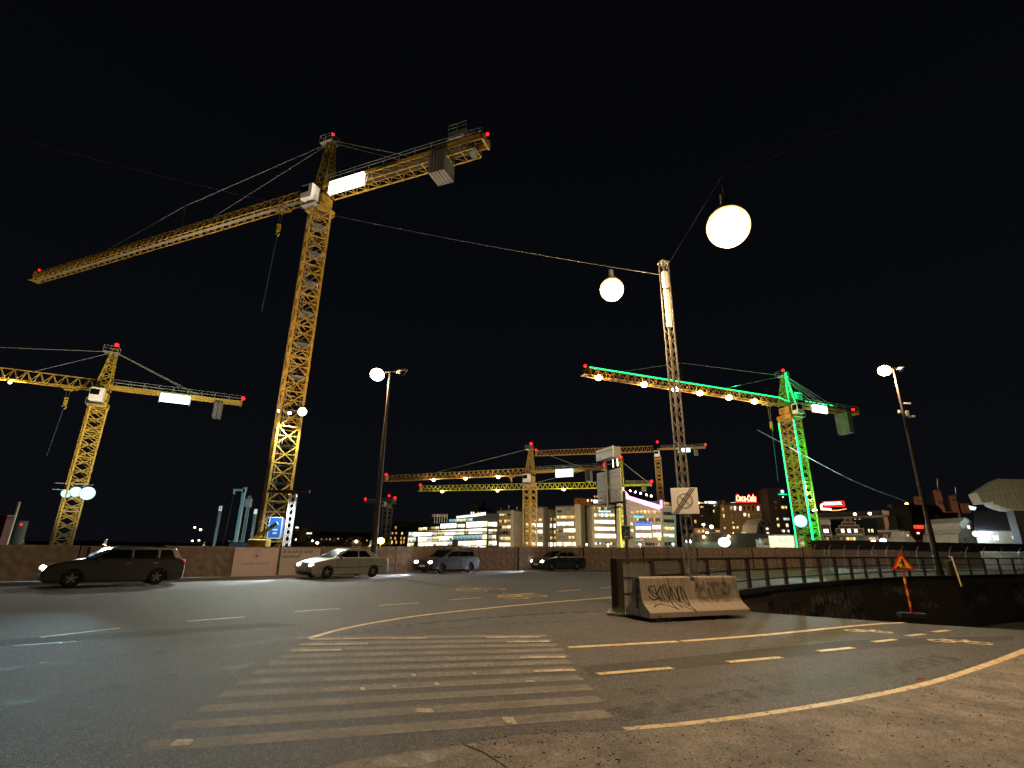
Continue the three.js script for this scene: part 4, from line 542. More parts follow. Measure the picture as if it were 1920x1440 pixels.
// ------------------------------------------------------------------ cars
function makeCar(label, x, z, turn, paintM, estate, lampI) {
  const g = thing('car', label, 'car', V(x, 0, z), { turn, group: 'cars driving along the road by the hoarding' }); // heads towards +x
  const low = new THREE.Shape(); low.moveTo(-2.2, 0.32); low.lineTo(-2.22, 0.7); low.quadraticCurveTo(-2.2, 0.95, -2.0, 0.98); low.lineTo(0.85, 0.97); low.quadraticCurveTo(1.7, 0.9, 2.08, 0.72); low.quadraticCurveTo(2.22, 0.62, 2.2, 0.36); low.lineTo(2.1, 0.24);
  for (const cx of [1.36, -1.34]) { low.lineTo(cx + 0.37, 0.24); low.absarc(cx, 0.31, 0.37, -0.2, Math.PI + 0.2, false); } low.lineTo(-2.1, 0.24);
  const lg = new THREE.ExtrudeGeometry(low, { depth: 1.62, bevelEnabled: true, bevelSize: 0.07, bevelThickness: 0.09, bevelSegments: 3, curveSegments: 12 }).translate(0, 0, -0.81);
  part(g, 'body', lg, paintM);
  const cabin = (inset, dz) => { const s = new THREE.Shape(); if (estate) { s.moveTo(-2.12 + inset, 0.95); s.quadraticCurveTo(-2.0 + inset, 1.35, -1.75 + inset, 1.43 - inset); } else { s.moveTo(-1.75 + inset, 0.95); s.quadraticCurveTo(-1.2, 1.38, -0.75, 1.43 - inset); } s.quadraticCurveTo(-0.6, 1.49 - inset, 0.0, 1.46 - inset); s.quadraticCurveTo(0.35, 1.42 - inset, 1.12 - inset * 1.6, 0.96); const e = new THREE.ExtrudeGeometry(s, { depth: 1.5 + dz, bevelEnabled: true, bevelSize: 0.03, bevelThickness: 0.04, bevelSegments: 2 }).translate(0, 0, -0.75 - dz / 2), p = e.attributes.position; for (let i = 0; i < p.count; i++) p.setZ(i, p.getZ(i) * (1 - 0.28 * Math.max(0, p.getY(i) - 0.95))); e.computeVertexNormals(); return e; };
  part(g, 'roof', cabin(0, 0), paintM);
  const win = (x0, x1, t0, t1, s) => { const w = new THREE.Shape([[x0, 1.0], [x1, 1.0], [t1, 1.36], [t0, 1.36]].map((p) => new THREE.Vector2(...p))), e = new THREE.ExtrudeGeometry(w, { depth: 0.012, bevelEnabled: false }), p = e.attributes.position; for (let i = 0; i < p.count; i++) p.setZ(i, s * ((0.795 + p.getZ(i)) * (1 - 0.28 * (p.getY(i) - 0.95)))); e.computeVertexNormals(); return e; };
  for (const s of [-1, 1]) { part(g, 'window', win(-0.35, 0.9, -0.35, 0.28, s), mats.glass); part(g, 'window', win(estate ? -1.25 : -1.2, -0.43, estate ? -1.25 : -0.85, -0.43, s), mats.glass); if (estate) part(g, 'window', win(-1.9, -1.33, -1.72, -1.33, s), mats.glass); }
  part(g, 'windscreen', bars([[V(1.07, 1.01, 0), V(0.4, 1.4, 0), 1.3, 0.03]]), mats.glass);
  for (const [wx, s] of [[1.36, 1], [1.36, -1], [-1.34, 1], [-1.34, -1]]) { const w = part(g, 'wheel', new THREE.TorusGeometry(0.235, 0.085, 10, 24), mats.rubber, { p: V(wx, 0.32, s * 0.76), s: [1, 1, 1.2] }); part(w, 'rim', merge([new THREE.TorusGeometry(0.19, 0.022, 6, 20), ...[0, 1, 2, 3, 4].map((k) => box(0.05, 0.19, 0.03, 0, 0.09, 0).rotateZ(k * 1.2566)), cyl(0.06, 0.06, 0.03, 0, 0, 0, 12).rotateX(Math.PI / 2)]), mats.grey, { p: V(0, 0, s * 0.04) }); }
  for (const s of [-1, 1]) { part(g, 'headlight', new THREE.SphereGeometry(1, 12, 8).scale(0.1, 0.09, 0.2), mats.headlight, { p: V(2.15, 0.66, s * 0.66), s: [1.2, 1.1, 1.1] }); part(g, 'tail_light', rbox(0.08, 0.3, 0.16, 0.02), mats.tail, { p: V(-2.22, 0.82, s * 0.74) }); part(g, 'mirror', rbox(0.12, 0.12, 0.2, 0.04), paintM, { p: V(0.72, 1.02, s * 0.98) }); }
  for (const s of [-1, 1]) { part(g, 'side_trim', bars([[V(-1.9, 0.56, s * 0.905), V(1.9, 0.53, s * 0.905), 0.02, 0.03]]), mats.black); for (const dx of [-0.43, 0.86]) part(g, 'door_seam', bars([[V(dx, 0.36, s * 0.899), V(dx, 0.95, s * 0.899), 0.014, 0.014]]), mats.black); for (const dx of [-0.3, -1.2]) part(g, 'door_handle', rbox(0.18, 0.035, 0.03, 0.01), mats.steel, { p: V(dx, 0.85, s * 0.91) }); for (const wx of [1.36, -1.34]) part(g, 'brake_disc', cyl(0.19, 0.19, 0.02, 0, 0, 0, 16).rotateX(Math.PI / 2), mats.black, { p: V(wx, 0.32, s * 0.765) }); }
  part(g, 'number_plate', box(0.02, 0.11, 0.5, 2.27, 0.45, 0), mats.white); part(g, 'bumper_grille', box(0.03, 0.16, 1.1, 2.24, 0.36, 0), mats.black);
  if (lampI) spotLight(g, V(2.4, 0.68, 0), V(12, -0.3, -2.6), 0xf0f2ff, lampI * 0.6, 0.38, 0.8, 6);
  return g;
}
{
  const cp = (c, r = 0.3) => new THREE.MeshPhysicalMaterial({ color: c, roughness: r, metalness: 0.3, clearcoat: 1, clearcoatRoughness: 0.08 });
  const put = (label, px, py, nx, nz, m, e, I) => { const p = onY(px, py); makeCar(label, p.x, p.z, Math.atan2(-nz, nx), m, e, I); };
  put('dark grey estate car at the left, nearest to the camera', 208, 1097, -0.72, 0.69, cp(0x2a2d31, 0.25), true, 500);
  put('silver car right of the two posters, before the tall left street lamp', 642, 1082.5, -0.68, 0.73, cp(0x9aa09c), false, 500);
  put('dark car with bright headlamps right of the tall left street lamp', 838, 1073, -0.62, 0.78, cp(0x22252a), true, 700);
  put('dark green car in the middle of the road, below the concrete office block', 1046, 1069, -0.8, 0.6, cp(0x20302a), false, 500);
  put('blue-grey car beyond the railing, right of the lattice mast', 1405, 1066, -0.9, 0.44, cp(0x3a434c), false, 400);
  put('white car beyond the railing, below the green-lit crane', 1530, 1061, -0.9, 0.42, cp(0xb9b9b4), false, 400);
  put('black estate car beyond the railing, second right of the lattice mast', 1465, 1063, -0.9, 0.43, cp(0x0e0f11), true, 400);
}
// ------------------------------------------------------------------ the far shore: buildings with built windows
const interior = (seedN, base, lamp, dark, busy) => { seed = seedN; return canvasTex(128, 64, (c, w, h) => {
  c.fillStyle = base; c.fillRect(0, 0, w, h); c.fillStyle = lamp; for (let i = 0; i < 5; i++) c.fillRect(rnd() * w, rr(4, 14), rr(10, 26), 4);
  c.fillStyle = dark; for (let i = 0; i < busy; i++) { const x = rnd() * w, bh = rr(6, 30); c.fillRect(x, h - bh, rr(4, 16), bh); } for (let i = 0; i < busy / 2; i++) c.fillRect(rnd() * w, 0, rr(1, 3), h);
}); };
const lit = (tex, k) => M({ color: 0x0a0a0a, roughness: 0.25, emissive: 0xffffff, emissiveMap: tex, emissiveIntensity: k });
const WIN = {
  bright: [lit(interior(11, '#fff6dc', '#ffffff', '#b8a878', 5), 2.0), lit(interior(12, '#fff2cf', '#ffffff', '#96854e', 8), 1.68), lit(interior(13, '#fffaf0', '#ffffff', '#c8b890', 3), 2.24)],
  busy: [lit(interior(21, '#f3e6b0', '#fffbe8', '#3d3618', 14), 1.92), lit(interior(22, '#e2d28e', '#fff6d8', '#2f2a14', 18), 1.68), lit(interior(23, '#d8e4d8', '#ffffff', '#29352f', 16), 1.32)],
  warm: [lit(interior(31, '#e0a850', '#ffe2a8', '#3a2408', 10), 1.32), lit(interior(32, '#d49a48', '#ffe9bb', '#2c1c06', 14), 1.2), lit(interior(33, '#f0c878', '#fff1cc', '#4a3210', 8), 1.56)],
  dim: [lit(interior(41, '#7a5a28', '#c89a50', '#1c1406', 14), 0.52), lit(interior(42, '#64502c', '#a88a50', '#161208', 14), 0.43)],
  dark: [M({ color: 0x0c0d0f, roughness: 0.15 }), M({ color: 0x15161a, roughness: 0.2 })],
  cyan: [lit(interior(51, '#9fd4d8', '#e8ffff', '#20343a', 14), 0.8)],
};
seed = 991;
const pickM = (k) => WIN[k][Math.floor(rnd() * WIN[k].length)];
const unit = new THREE.BoxGeometry(1, 1, 1), wallT = grain(256, 8, [150, 146, 138], 10, 8, 12);
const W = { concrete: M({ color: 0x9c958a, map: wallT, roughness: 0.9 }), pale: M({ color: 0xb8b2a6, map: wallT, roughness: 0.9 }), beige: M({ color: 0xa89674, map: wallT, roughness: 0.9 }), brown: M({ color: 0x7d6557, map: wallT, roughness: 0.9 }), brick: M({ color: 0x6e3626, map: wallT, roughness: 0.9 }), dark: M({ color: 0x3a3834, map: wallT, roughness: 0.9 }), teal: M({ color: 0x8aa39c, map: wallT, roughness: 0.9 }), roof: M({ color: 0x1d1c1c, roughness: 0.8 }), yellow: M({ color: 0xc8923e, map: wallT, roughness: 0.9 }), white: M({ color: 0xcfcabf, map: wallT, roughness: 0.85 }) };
const pitched = (len, d, h) => new THREE.ExtrudeGeometry(new THREE.Shape([[0.4, 0], [-d / 2, h], [-d - 0.4, 0]].map((p) => new THREE.Vector2(...p))), { depth: len, bevelEnabled: false }).rotateY(-Math.PI / 2).translate(len / 2, 0, 0);
// a building whose front runs from photo column xa at distance za to column xb at distance zb, eaves at photo row ytop over xa
class House {
  constructor(name, label, xa, za, xb, zb, ytop, wall, o = {}) {
    const mx = (xa + xb) / 2, A = at(xa, 1030, za).setY(0), B = at(xb, 1030, zb).setY(0), top = at(xa, ytop, za).y, base = o.base ?? -7;
    this.A = A; this.B = B; this.top = top; this.d = B.clone().sub(A); this.len = this.d.length(); this.u = this.d.clone().normalize(); this.n = V(-this.u.z, 0, this.u.x); if (this.n.dot(A) > 0) this.n.negate(); // towards the viewer
    this.turn = Math.atan2(-this.u.z, this.u.x); this.mid = A.clone().lerp(B, 0.5);
    this.g = thing(name, label, o.cat || 'building', this.mid, { turn: this.turn, group: o.group });
    this.depth = o.depth || 14; this.z = (za + zb) / 2;
    const shape = o.gable; // front outline in photo pixels, for gabled fronts
    let geo;
    if (shape) { const s = new THREE.Shape(shape.map(([x, y]) => { const q = this.uv(x, y); return new THREE.Vector2(q.x, q.y); })); geo = new THREE.ExtrudeGeometry(s, { depth: this.depth, bevelEnabled: false }).translate(0, 0, -this.depth); }
    else geo = box(this.len, top - base, this.depth, 0, (top + base) / 2, -this.depth / 2);
    part(this.g, 'wall', geo, wall);
    if (!shape && o.roof !== 0) { const h = o.roof || 0.5; part(this.g, 'roof', o.pitch ? pitched(this.len + 0.6, this.depth, h) : box(this.len + 0.3, h, this.depth + 0.3, 0, top + h / 2, -this.depth / 2), o.roofM || W.roof, o.pitch ? { p: V(0, top, 0) } : {}); }
  }
  uv(px, py) { const d = ray(px, py), t = (this.A.clone().sub(V(0, EYE, 0)).dot(this.n)) / d.dot(this.n), p = d.multiplyScalar(t).add(V(0, EYE, 0)); return V(p.clone().sub(this.mid).dot(this.u), p.y, 0); }
  win(x0, y0, x1, y1, kind, n = 1, gap = 0.12) { // n panes side by side between the pixels
    const ym = (y0 + y1) / 2, a = this.uv(x0, ym), b = this.uv(x1, ym), t = this.uv((x0 + x1) / 2, y0).y, d = this.uv((x0 + x1) / 2, y1).y, w = (b.x - a.x) / n;
    for (let i = 0; i < n; i++) { const k = Array.isArray(kind) ? kind[Math.floor(rnd() * kind.length)] : kind; const m = part(this.g, 'window', unit, pickM(k), { p: V(a.x + w * (i + 0.5), (t + d) / 2, 0.02), s: [Math.max(0.1, w - gap), Math.max(0.1, t - d), 0.12] }); m.castShadow = false; }
    return this;
  }
  row(xs, y0, y1, kind, w) { for (const x of xs) this.win(x - w / 2, y0, x + w / 2, y1, kind); return this; }
  strip(name, x0, y0, x1, y1, mat, z = 0.25, d = 0.5) { const a = this.uv(x0, (y0 + y1) / 2), b = this.uv(x1, (y0 + y1) / 2), t = this.uv((x0 + x1) / 2, y0).y, q = this.uv((x0 + x1) / 2, y1).y; part(this.g, name, box(b.x - a.x, t - q, d, (a.x + b.x) / 2, (t + q) / 2, z), mat); return this; }
  clutter(n, hmax) { for (let i = 0; i < n; i++) { const w = rr(0.8, 2.6), h = rr(0.5, hmax); part(this.g, 'roof_unit', box(w, h, rr(0.8, 2), rr(-this.len / 2 + 1.5, this.len / 2 - 1.5), this.top + 0.5 + h / 2, -rr(1.5, Math.max(2, this.depth * 0.6))), W.dark); } return this; }
  word(name, str, x0, y0, x1, y1, mat, font = sans, z = 0.6) { const a = this.uv(x0, y1), b = this.uv(x1, y0), g = text(str, 1, 0.15, font); g.computeBoundingBox(); const s = g.boundingBox.getSize(V(0, 0, 0)); g.scale((b.x - a.x) / s.x, (b.y - a.y) / s.y, 1); return part(this.g, name, g, mat, { p: V((a.x + b.x) / 2, (a.y + b.y) / 2, z) }); }
}
const LIT3 = ['bright', 'bright', 'busy'], MIX = ['warm', 'busy', 'dim', 'dark'];
{ // glazed terraced office, five storeys stepping up to the right
  const h = new House('glass_office', 'long glazed office with bright stepped storeys and flags on its roof', 764, 224, 934, 212, 998, W.dark, { depth: 6 });
  const fl = [[764, 998.5, 915, 990, 8.5], [764, 1008, 915, 1001.5, 8.5], [764, 1018, 915, 1013.5, 9], [772, 1026, 912, 1024.5, 4]];
  // upper set-back storeys as blocks of their own depth
  const blk = (x0, x1, y0, y1, z) => { const a = h.uv(x0, y0), b = h.uv(x1, y1); part(h.g, 'storey', box(b.x - a.x, a.y - b.y, 5, (a.x + b.x) / 2, (a.y + b.y) / 2, z - 2.5), W.dark); };
  blk(797, 934, 990, 1000, -0.3); blk(826, 934, 980, 992, -0.5); blk(868, 934, 963, 982, -0.8);
  const bands = [ // x0,x1, yTop at x0, yTop at x1, height, kinds, panes
    [766, 913, 997, 989.5, 10, ['bright', 'bright', 'busy'], 17], [765, 780, 1007.5, 1007, 8.5, ['busy'], 2], [784, 850, 1006, 1002.5, 9, ['bright', 'busy'], 8], [851, 880, 1003, 1002.5, 9.5, ['cyan'], 4], [880, 913, 1002, 1001.5, 9.5, ['busy', 'cyan', 'bright'], 4], [764, 776, 1016, 1016, 9, LIT3, 2], [784, 848, 1014.5, 1013, 9.5, LIT3, 7], [859, 912, 1013, 1012.5, 10, ['bright'], 6], [788, 911, 1024.5, 1024, 3, ['bright'], 12],
    [826, 856, 982.5, 981, 8.5, ['bright'], 3], [858, 871, 983, 982.5, 6, ['bright'], 2], [874, 914, 979, 977, 10.5, ['bright'], 4], [785, 824, 989.5, 987, 5.5, ['warm', 'busy', 'dim'], 5],
    [915, 932, 979, 979, 8, ['bright', 'busy'], 2], [916, 932, 992.5, 992, 7.5, ['busy', 'bright'], 2], [916, 930, 1003.5, 1003, 8, ['busy', 'cyan'], 2], [916, 931, 1014.5, 1014, 9, ['bright', 'busy'], 2], [842, 886, 974, 971.5, 6, ['cyan', 'busy'], 7]];
  for (const [x0, x1, y0, y1, hh, kinds, n] of bands) for (let i = 0; i < n; i++) { const a = x0 + (x1 - x0) * i / n, b = x0 + (x1 - x0) * (i + 1) / n, y = y0 + (y1 - y0) * (i + 0.5) / n; h.win(a, y, b, y + hh, kinds[Math.floor(rnd() * kinds.length)], 1, 0.1); }
  const fr = []; for (const [x0, y0, x1, y1] of [[762, 997, 933, 988.5], [762, 1007.5, 934, 1000.5], [762, 1017.5, 934, 1011.5], [762, 1026, 934, 1023]]) { const a = h.uv(x0, y0), b = h.uv(x1, y1); part(h.g, 'balcony_edge', bars([[V(a.x, a.y, 0.5), V(b.x, b.y, 0.5), 0.5, 0.35]]), W.roof); }
  const c = [h.uv(857, 970), h.uv(885, 967), h.uv(911, 963)].map((p) => p.setZ(0.4)); part(h.g, 'lit_canopy', bars([[c[0], c[1], 0.5, 0.8], [c[1], c[2], 0.5, 1.1]]), glow(0xf0fff8, 1.6));
  for (let i = 0; i < 6; i++) { const x = 811.5 + i * 4.7, a = h.uv(x, 981), b = h.uv(x, 963); const f = thing('flag', ['first', 'second', 'third', 'fourth', 'fifth', 'last'][i] + ' flag from the left in the row on the glazed office roof', 'flag', h.g.localToWorld(V(a.x, a.y, -1.5)), { turn: h.turn, group: 'six flags in a row on the glazed office roof' }); h.g.updateMatrixWorld(true); f.position.copy(h.g.localToWorld(V(a.x, a.y, -1.5))); part(f, 'flagpole', cyl(0.11, 0.07, b.y - a.y, 0, (b.y - a.y) / 2, 0, 6), mats.white); const cg = new THREE.PlaneGeometry(1.1, 1.0, 6, 3), p = cg.attributes.position; for (let k = 0; k < p.count; k++) p.setZ(k, Math.sin(p.getX(k) * 5 + i) * 0.12); cg.computeVertexNormals(); part(f, 'cloth', cg, M({ color: 0x8c7a74, roughness: 0.9, side: THREE.DoubleSide }), { p: V(-0.62, (b.y - a.y) - 0.7, 0) }); }
}
{ // dark gabled building left of the glazed office
  const h = new House('apartment_house', 'dark gabled house with a few lit windows left of the glazed office', 728, 262, 764, 250, 994, W.dark, { gable: [[728, 1024], [728, 994], [736, 985], [741, 977], [746, 986], [764, 996], [764, 1024]], depth: 20 });
  h.row([736, 743, 754], 998, 1002.5, 'warm', 3).row([733, 741, 752, 758], 1007, 1012, 'warm', 2.6).row([735, 743, 752, 757], 1014, 1020, 'warm', 2.6).win(740.5, 987, 743.5, 992.5, 'warm');
  const k = new House('small_house', 'low dim house with a pale gable just right of the tall left street lamp', 682, 300, 724, 300, 1004, W.dark, { depth: 16, gable: [[682, 1024], [682, 1008], [690, 999], [700, 1004], [724, 1004], [724, 1024]] }); k.row([688, 697, 708, 718], 1012, 1015, MIX, 2.4);
}
{ // far town between the tall crane and the street lamp
  const a = new House('far_house', 'narrow pale tower far off, right of the blue hoist cage', 553, 300, 561, 300, 988, W.beige, { depth: 8 }); a.win(554, 987.5, 560, 990.5, 'bright', 2).win(554.5, 993, 559.5, 996, 'dim', 2);
  const b = new House('far_house', 'far low block with one row of lit windows, right of the narrow tower', 563, 310, 588, 310, 997, W.dark, { depth: 8 }); b.win(567, 998.5, 585, 1001.5, 'bright', 5).win(566, 1006, 584, 1008, ['dark', 'dim'], 5);
  const c = new House('far_house', 'far dim hall with a shallow roof behind the second poster', 589, 300, 622, 300, 1008, W.concrete, { depth: 8 }); c.row([594, 603, 612, 619], 1010, 1012.5, MIX, 2.4);
  const d = new House('far_house', 'far dark row of houses left of the tall left street lamp', 624, 310, 680, 310, 1007, W.dark, { depth: 8 }); d.row([628, 634, 641, 646, 653, 659, 664, 671, 676], 1009, 1011.5, MIX, 2).row([630, 638, 650, 662, 673], 1014, 1016, MIX, 2);
}
{ // tower house on the hill behind the glazed office
  const h = new House('hill_house', 'pale tower-like house high on the hill behind the glazed office', 879, 330, 893, 330, 945, W.beige, { depth: 12, base: 8 });
  h.win(883, 948.5, 889, 951, 'dark', 2).win(883, 954.5, 889, 957, 'dark', 2).row([884, 888], 960, 964, 'bright', 3);
  const k = new House('hill_house', 'dim dark house beside the pale tower-like house on the hill', 893, 332, 918, 332, 953, W.dark, { depth: 14, base: 8 }); k.strip('chimney', 903, 940, 910, 953, W.dark, -4, 3).row([891 + 5, 902], 960, 962.5, 'warm', 3);
}
const offices = 'storeys of the concrete office complex';
{ // concrete office complex, three projecting wings with recessed links
  const a = new House('office_wing', 'concrete office wing left of the middle crane with ribbon windows', 931, 214, 960, 210, 959, W.concrete, { depth: 22 });
  a.win(933, 963.5, 949, 967, ['warm', 'busy'], 4).win(951, 964, 958, 967, 'dark', 2).win(933, 974.5, 958, 980, ['warm', 'dim', 'warm'], 6).win(933, 986, 950, 991, ['dim', 'warm'], 4).win(951, 985.5, 958.5, 990.5, 'bright', 2).win(933, 996, 958, 1002, ['dim', 'dark', 'dark'], 5).win(932, 1006.5, 958.5, 1013, ['warm', 'busy', 'warm'], 7).win(931.5, 1017.5, 958.5, 1024, 'bright', 6);
  a.strip('corner_pier', 959, 957, 963, 1027, W.pale, 0.4, 0.8); part(a.g, 'roof_mast', bars([0, 4, 8].map((k) => [V(k - 6, a.top, -6), V(k - 6, a.top + rr(1.6, 3), -6), 0.12])), mats.white);
  const b = new House('office_wing', 'recessed concrete office block directly behind the middle crane, small square windows', 963, 222, 985, 222, 962, W.concrete, { depth: 16 });
  b.row([968, 978.5], 964, 969, ['busy', 'warm'], 3).row([973, 978.5], 976, 981, MIX, 2.6).row([969.5, 973, 978, 983], 987, 992, 'bright', 2.4).row([969.5, 973, 978, 983], 997, 1002.5, 'bright', 2.6).row([973, 978], 1008, 1013, 'warm', 3).row([966, 974.5, 981.5], 1018, 1024.5, 'bright', 4.6);
  const c = new House('office_wing', 'concrete office wing just right of the middle crane with bright ribbon windows', 985, 214, 1019, 212, 953, W.concrete, { depth: 22 });
  c.win(1004, 960, 1009, 964, 'dark', 1).win(986, 972.5, 1016, 977, ['dim', 'warm'], 5).win(986, 981.5, 1017.5, 988, 'bright', 6).win(987, 994, 1001, 1000, ['warm', 'busy'], 3).win(1003, 993.5, 1017, 1000, 'bright', 3).win(1003, 1006.5, 1017, 1011.5, ['dark', 'dim'], 4).win(986, 1017, 1017.5, 1023.5, ['bright', 'busy'], 6);
  const d = new House('office_wing', 'recessed office link with tall narrow windows between two bright wings', 1019, 222, 1043, 222, 956, W.concrete, { depth: 16 });
  d.strip('stair_tower', 1019, 951, 1028, 957, W.concrete, -3, 6).win(1021, 951.5, 1024.5, 956, 'warm').row([1022.5, 1026.5], 960, 964.5, 'dark', 2.6).row([1026.5, 1033.5, 1040], 971, 977.5, ['warm', 'warm', 'bright'], 3.2).row([1026.5, 1033, 1040], 982, 989.5, 'bright', 4).row([1026.5, 1033.5, 1040], 994.5, 1001, MIX, 3).row([1026.5, 1033.5, 1040.5], 1006, 1012, ['warm', 'dark'], 4).row([1027, 1033.5, 1040.5], 1017, 1024.5, 'bright', 5);
  const e = new House('office_wing', 'widest concrete office wing, with a broad pier at its right end', 1043, 212, 1081, 208, 951, W.concrete, { depth: 22 });
  e.win(1045, 957, 1053, 961, 'dark', 2).win(1061, 952, 1072, 957, 'dim', 5).win(1044, 967, 1078, 972.5, ['warm', 'warm', 'busy'], 9).win(1044, 978.5, 1076, 985.5, 'bright', 6).win(1044, 992, 1056, 998, ['warm', 'dim'], 4).win(1056.5, 991, 1079.5, 998, 'bright', 5).win(1045, 1005, 1077, 1010, ['dim', 'warm', 'dim'], 9).win(1044, 1016.5, 1080, 1023.5, ['busy', 'warm', 'bright'], 8);
  e.strip('end_pier', 1081, 946, 1091.5, 1027, W.pale, -1, 5);
  const f = new House('office_wing', 'narrow recessed office link beside the broad pier', 1091, 220, 1112, 220, 955, W.concrete, { depth: 16 });
  f.row([1093.5, 1097.5], 968, 973.5, ['warm', 'dim'], 2.2).win(1103, 971, 1110, 975.5, 'dim', 3).row([1093, 1097.5], 981, 986.5, 'busy', 2.4).win(1103, 982, 1111, 988.5, 'bright', 1).row([1094, 1098], 993, 998.5, ['warm', 'dim'], 2).row([1104.5, 1108.5], 997, 1000.5, 'busy', 2.6).row([1093.5, 1097.5], 1009, 1011, 'warm', 1.8).win(1104, 1008.5, 1110.5, 1012.5, 'warm', 3).row([1088.8 + 1.5, 1098.5, 1107], 1017.5, 1024, 'bright', 6);
  for (const q of [a, b, c, d, e, f]) q.clutter(4, 1.6);
  const r = new House('roof_pavilion', 'orange-lit flat pavilion on the roofline above the office complex', 1079, 236, 1112, 236, 935, W.yellow, { depth: 10, base: 14 });
  r.row([1086.5, 1094], 937.5, 940.5, 'dark', 2.6).row([1102, 1109.5], 936.5, 940.5, 'bright', 3);
  pointLight(r.g, V(0, r.top - 2, 8), 0xffb050, 130, 10);
  const r2 = new House('roof_terrace', 'bright glazed roof terrace behind the sign slats, above the office complex', 1112, 238, 1131, 238, 937, W.dark, { depth: 10, base: 14 }); r2.win(1112.5, 937, 1130, 943.5, 'bright', 3).row([1115, 1120, 1126], 929.5, 933, 'warm', 3); r2.strip('railing', 1112, 933.5, 1131, 934.2, mats.dark);
}
{ // the wing with coloured roof light and signs
  const c1 = new House('office_wing', 'office wing with four bright storeys and a pale blue sign left of the sign post', 1112, 196, 1156, 196, 948, W.concrete, { depth: 24 });
  c1.win(1113, 951, 1143, 956, ['dim', 'warm'], 9).win(1114, 963, 1152, 969, ['warm', 'bright', 'busy'], 9).win(1114, 975, 1153, 982, 'bright', 7).win(1114.5, 988, 1153, 995, 'bright', 7).win(1115, 1001, 1155, 1009, 'bright', 7).win(1115, 1017, 1152, 1022, ['dim', 'busy', 'dark'], 9);
  c1.word('lit_sign', 'Resurs Bank', 1122, 957, 1144, 960.5, glow(0xc8f0ff, 2.2));
  const c2 = new House('office_wing', 'office wing with glowing pink roof edge and blue lit signs', 1156, 190, 1241, 184, 935, W.concrete, { depth: 14, roof: 0, gable: [[1156, 1027], [1156, 930], [1168, 929], [1241, 952], [1243, 1027]] });
  const k = [h3(c2, 1166, 921), h3(c2, 1175, 932), h3(c2, 1206, 942), h3(c2, 1238, 952)];
  part(c2.g, 'light_strip', bars([[k[0], k[1], 0.6, 2.2], [k[1], k[2], 0.6, 1.4], [k[2], k[3], 0.6, 1.6], [h3(c2, 1240, 938), h3(c2, 1240, 953), 0.6, 0.8]]), glow(0xff9ce4, 2.6));
  for (const [t, I] of [[0.2, 60], [0.5, 60], [0.85, 60]]) pointLight(c2.g, k[0].clone().lerp(k[3], t).add(V(0, 0, 1.2)), 0xff9ce4, I, 20);
  for (const [x, y, n, kk] of [[1183, 1190, 2, 0], [1193, 1219, 7, 1], [1222, 1238, 4, 1]]) c2.win(x, kk ? 957 : 959, y, kk ? 963 : 963, ['warm', 'warm', 'busy'], n);
  c2.row([1183], 967, 972, 'warm', 6).win(1194, 972, 1220, 977.5, ['dim', 'busy', 'warm'], 7).win(1222, 971, 1238, 977.5, ['warm', 'dim'], 5).row([1184], 980, 985, 'busy', 5).win(1192, 987, 1221, 993, 'bright', 5).win(1223, 985, 1239, 992, ['bright', 'busy'], 3).row([1185], 992, 998, 'busy', 5).win(1192, 1000, 1222, 1008, 'bright', 5).win(1224, 999, 1240, 1007.5, 'bright', 3).win(1195, 1018, 1238, 1023, ['dark', 'dim'], 9).row([1184], 1006, 1010, 'dark', 6);
  c2.word('lit_sign', 'Folksam', 1189, 966, 1207, 971, glow(0x40c8ff, 2.4)); c2.word('lit_sign', 'Handelsbanken', 1191, 979, 1221, 984.5, glow(0x1c60ff, 3.0)); c2.strip('lit_logo', 1201, 1007, 1206, 1012, glow(0xff3020, 1.5), 0.4, 0.2); c2.strip('lit_logo', 1234, 1006.5, 1239, 1012.5, glow(0xf0ff40, 1.4), 0.4, 0.2); c2.strip('awning_sign', 1191, 1011.5, 1208, 1014, glow(0x70d8c8, 0.6), 0.4, 0.2);
  const roofL = [1178, 1188, 1198, 1209, 1218]; for (const x of roofL) part(c2.g, 'roof_lamp', beaconGeo, mats.warm, { p: h3(c2, x, 918 + (x - 1178) * 0.25, -4), s: [0.3, 0.3, 0.3] });
  const c3 = new House('office_wing', 'greenish side front of the pink-lit office, turned to the right', 1242, 184.5, 1267, 187, 938, W.teal, { depth: 10, roof: 0, gable: [[1242, 1027], [1242, 938], [1266, 946], [1269, 1027]] });  // grey wall, the teal light on it is put into its colour
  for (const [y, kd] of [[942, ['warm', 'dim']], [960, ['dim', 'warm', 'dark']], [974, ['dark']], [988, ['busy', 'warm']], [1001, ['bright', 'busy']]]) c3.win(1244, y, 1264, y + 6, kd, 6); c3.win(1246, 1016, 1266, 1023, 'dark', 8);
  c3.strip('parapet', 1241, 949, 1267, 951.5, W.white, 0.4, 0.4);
}
function h3(h, px, py, z = 0.6) { return h.uv(px, py).setZ(z); }
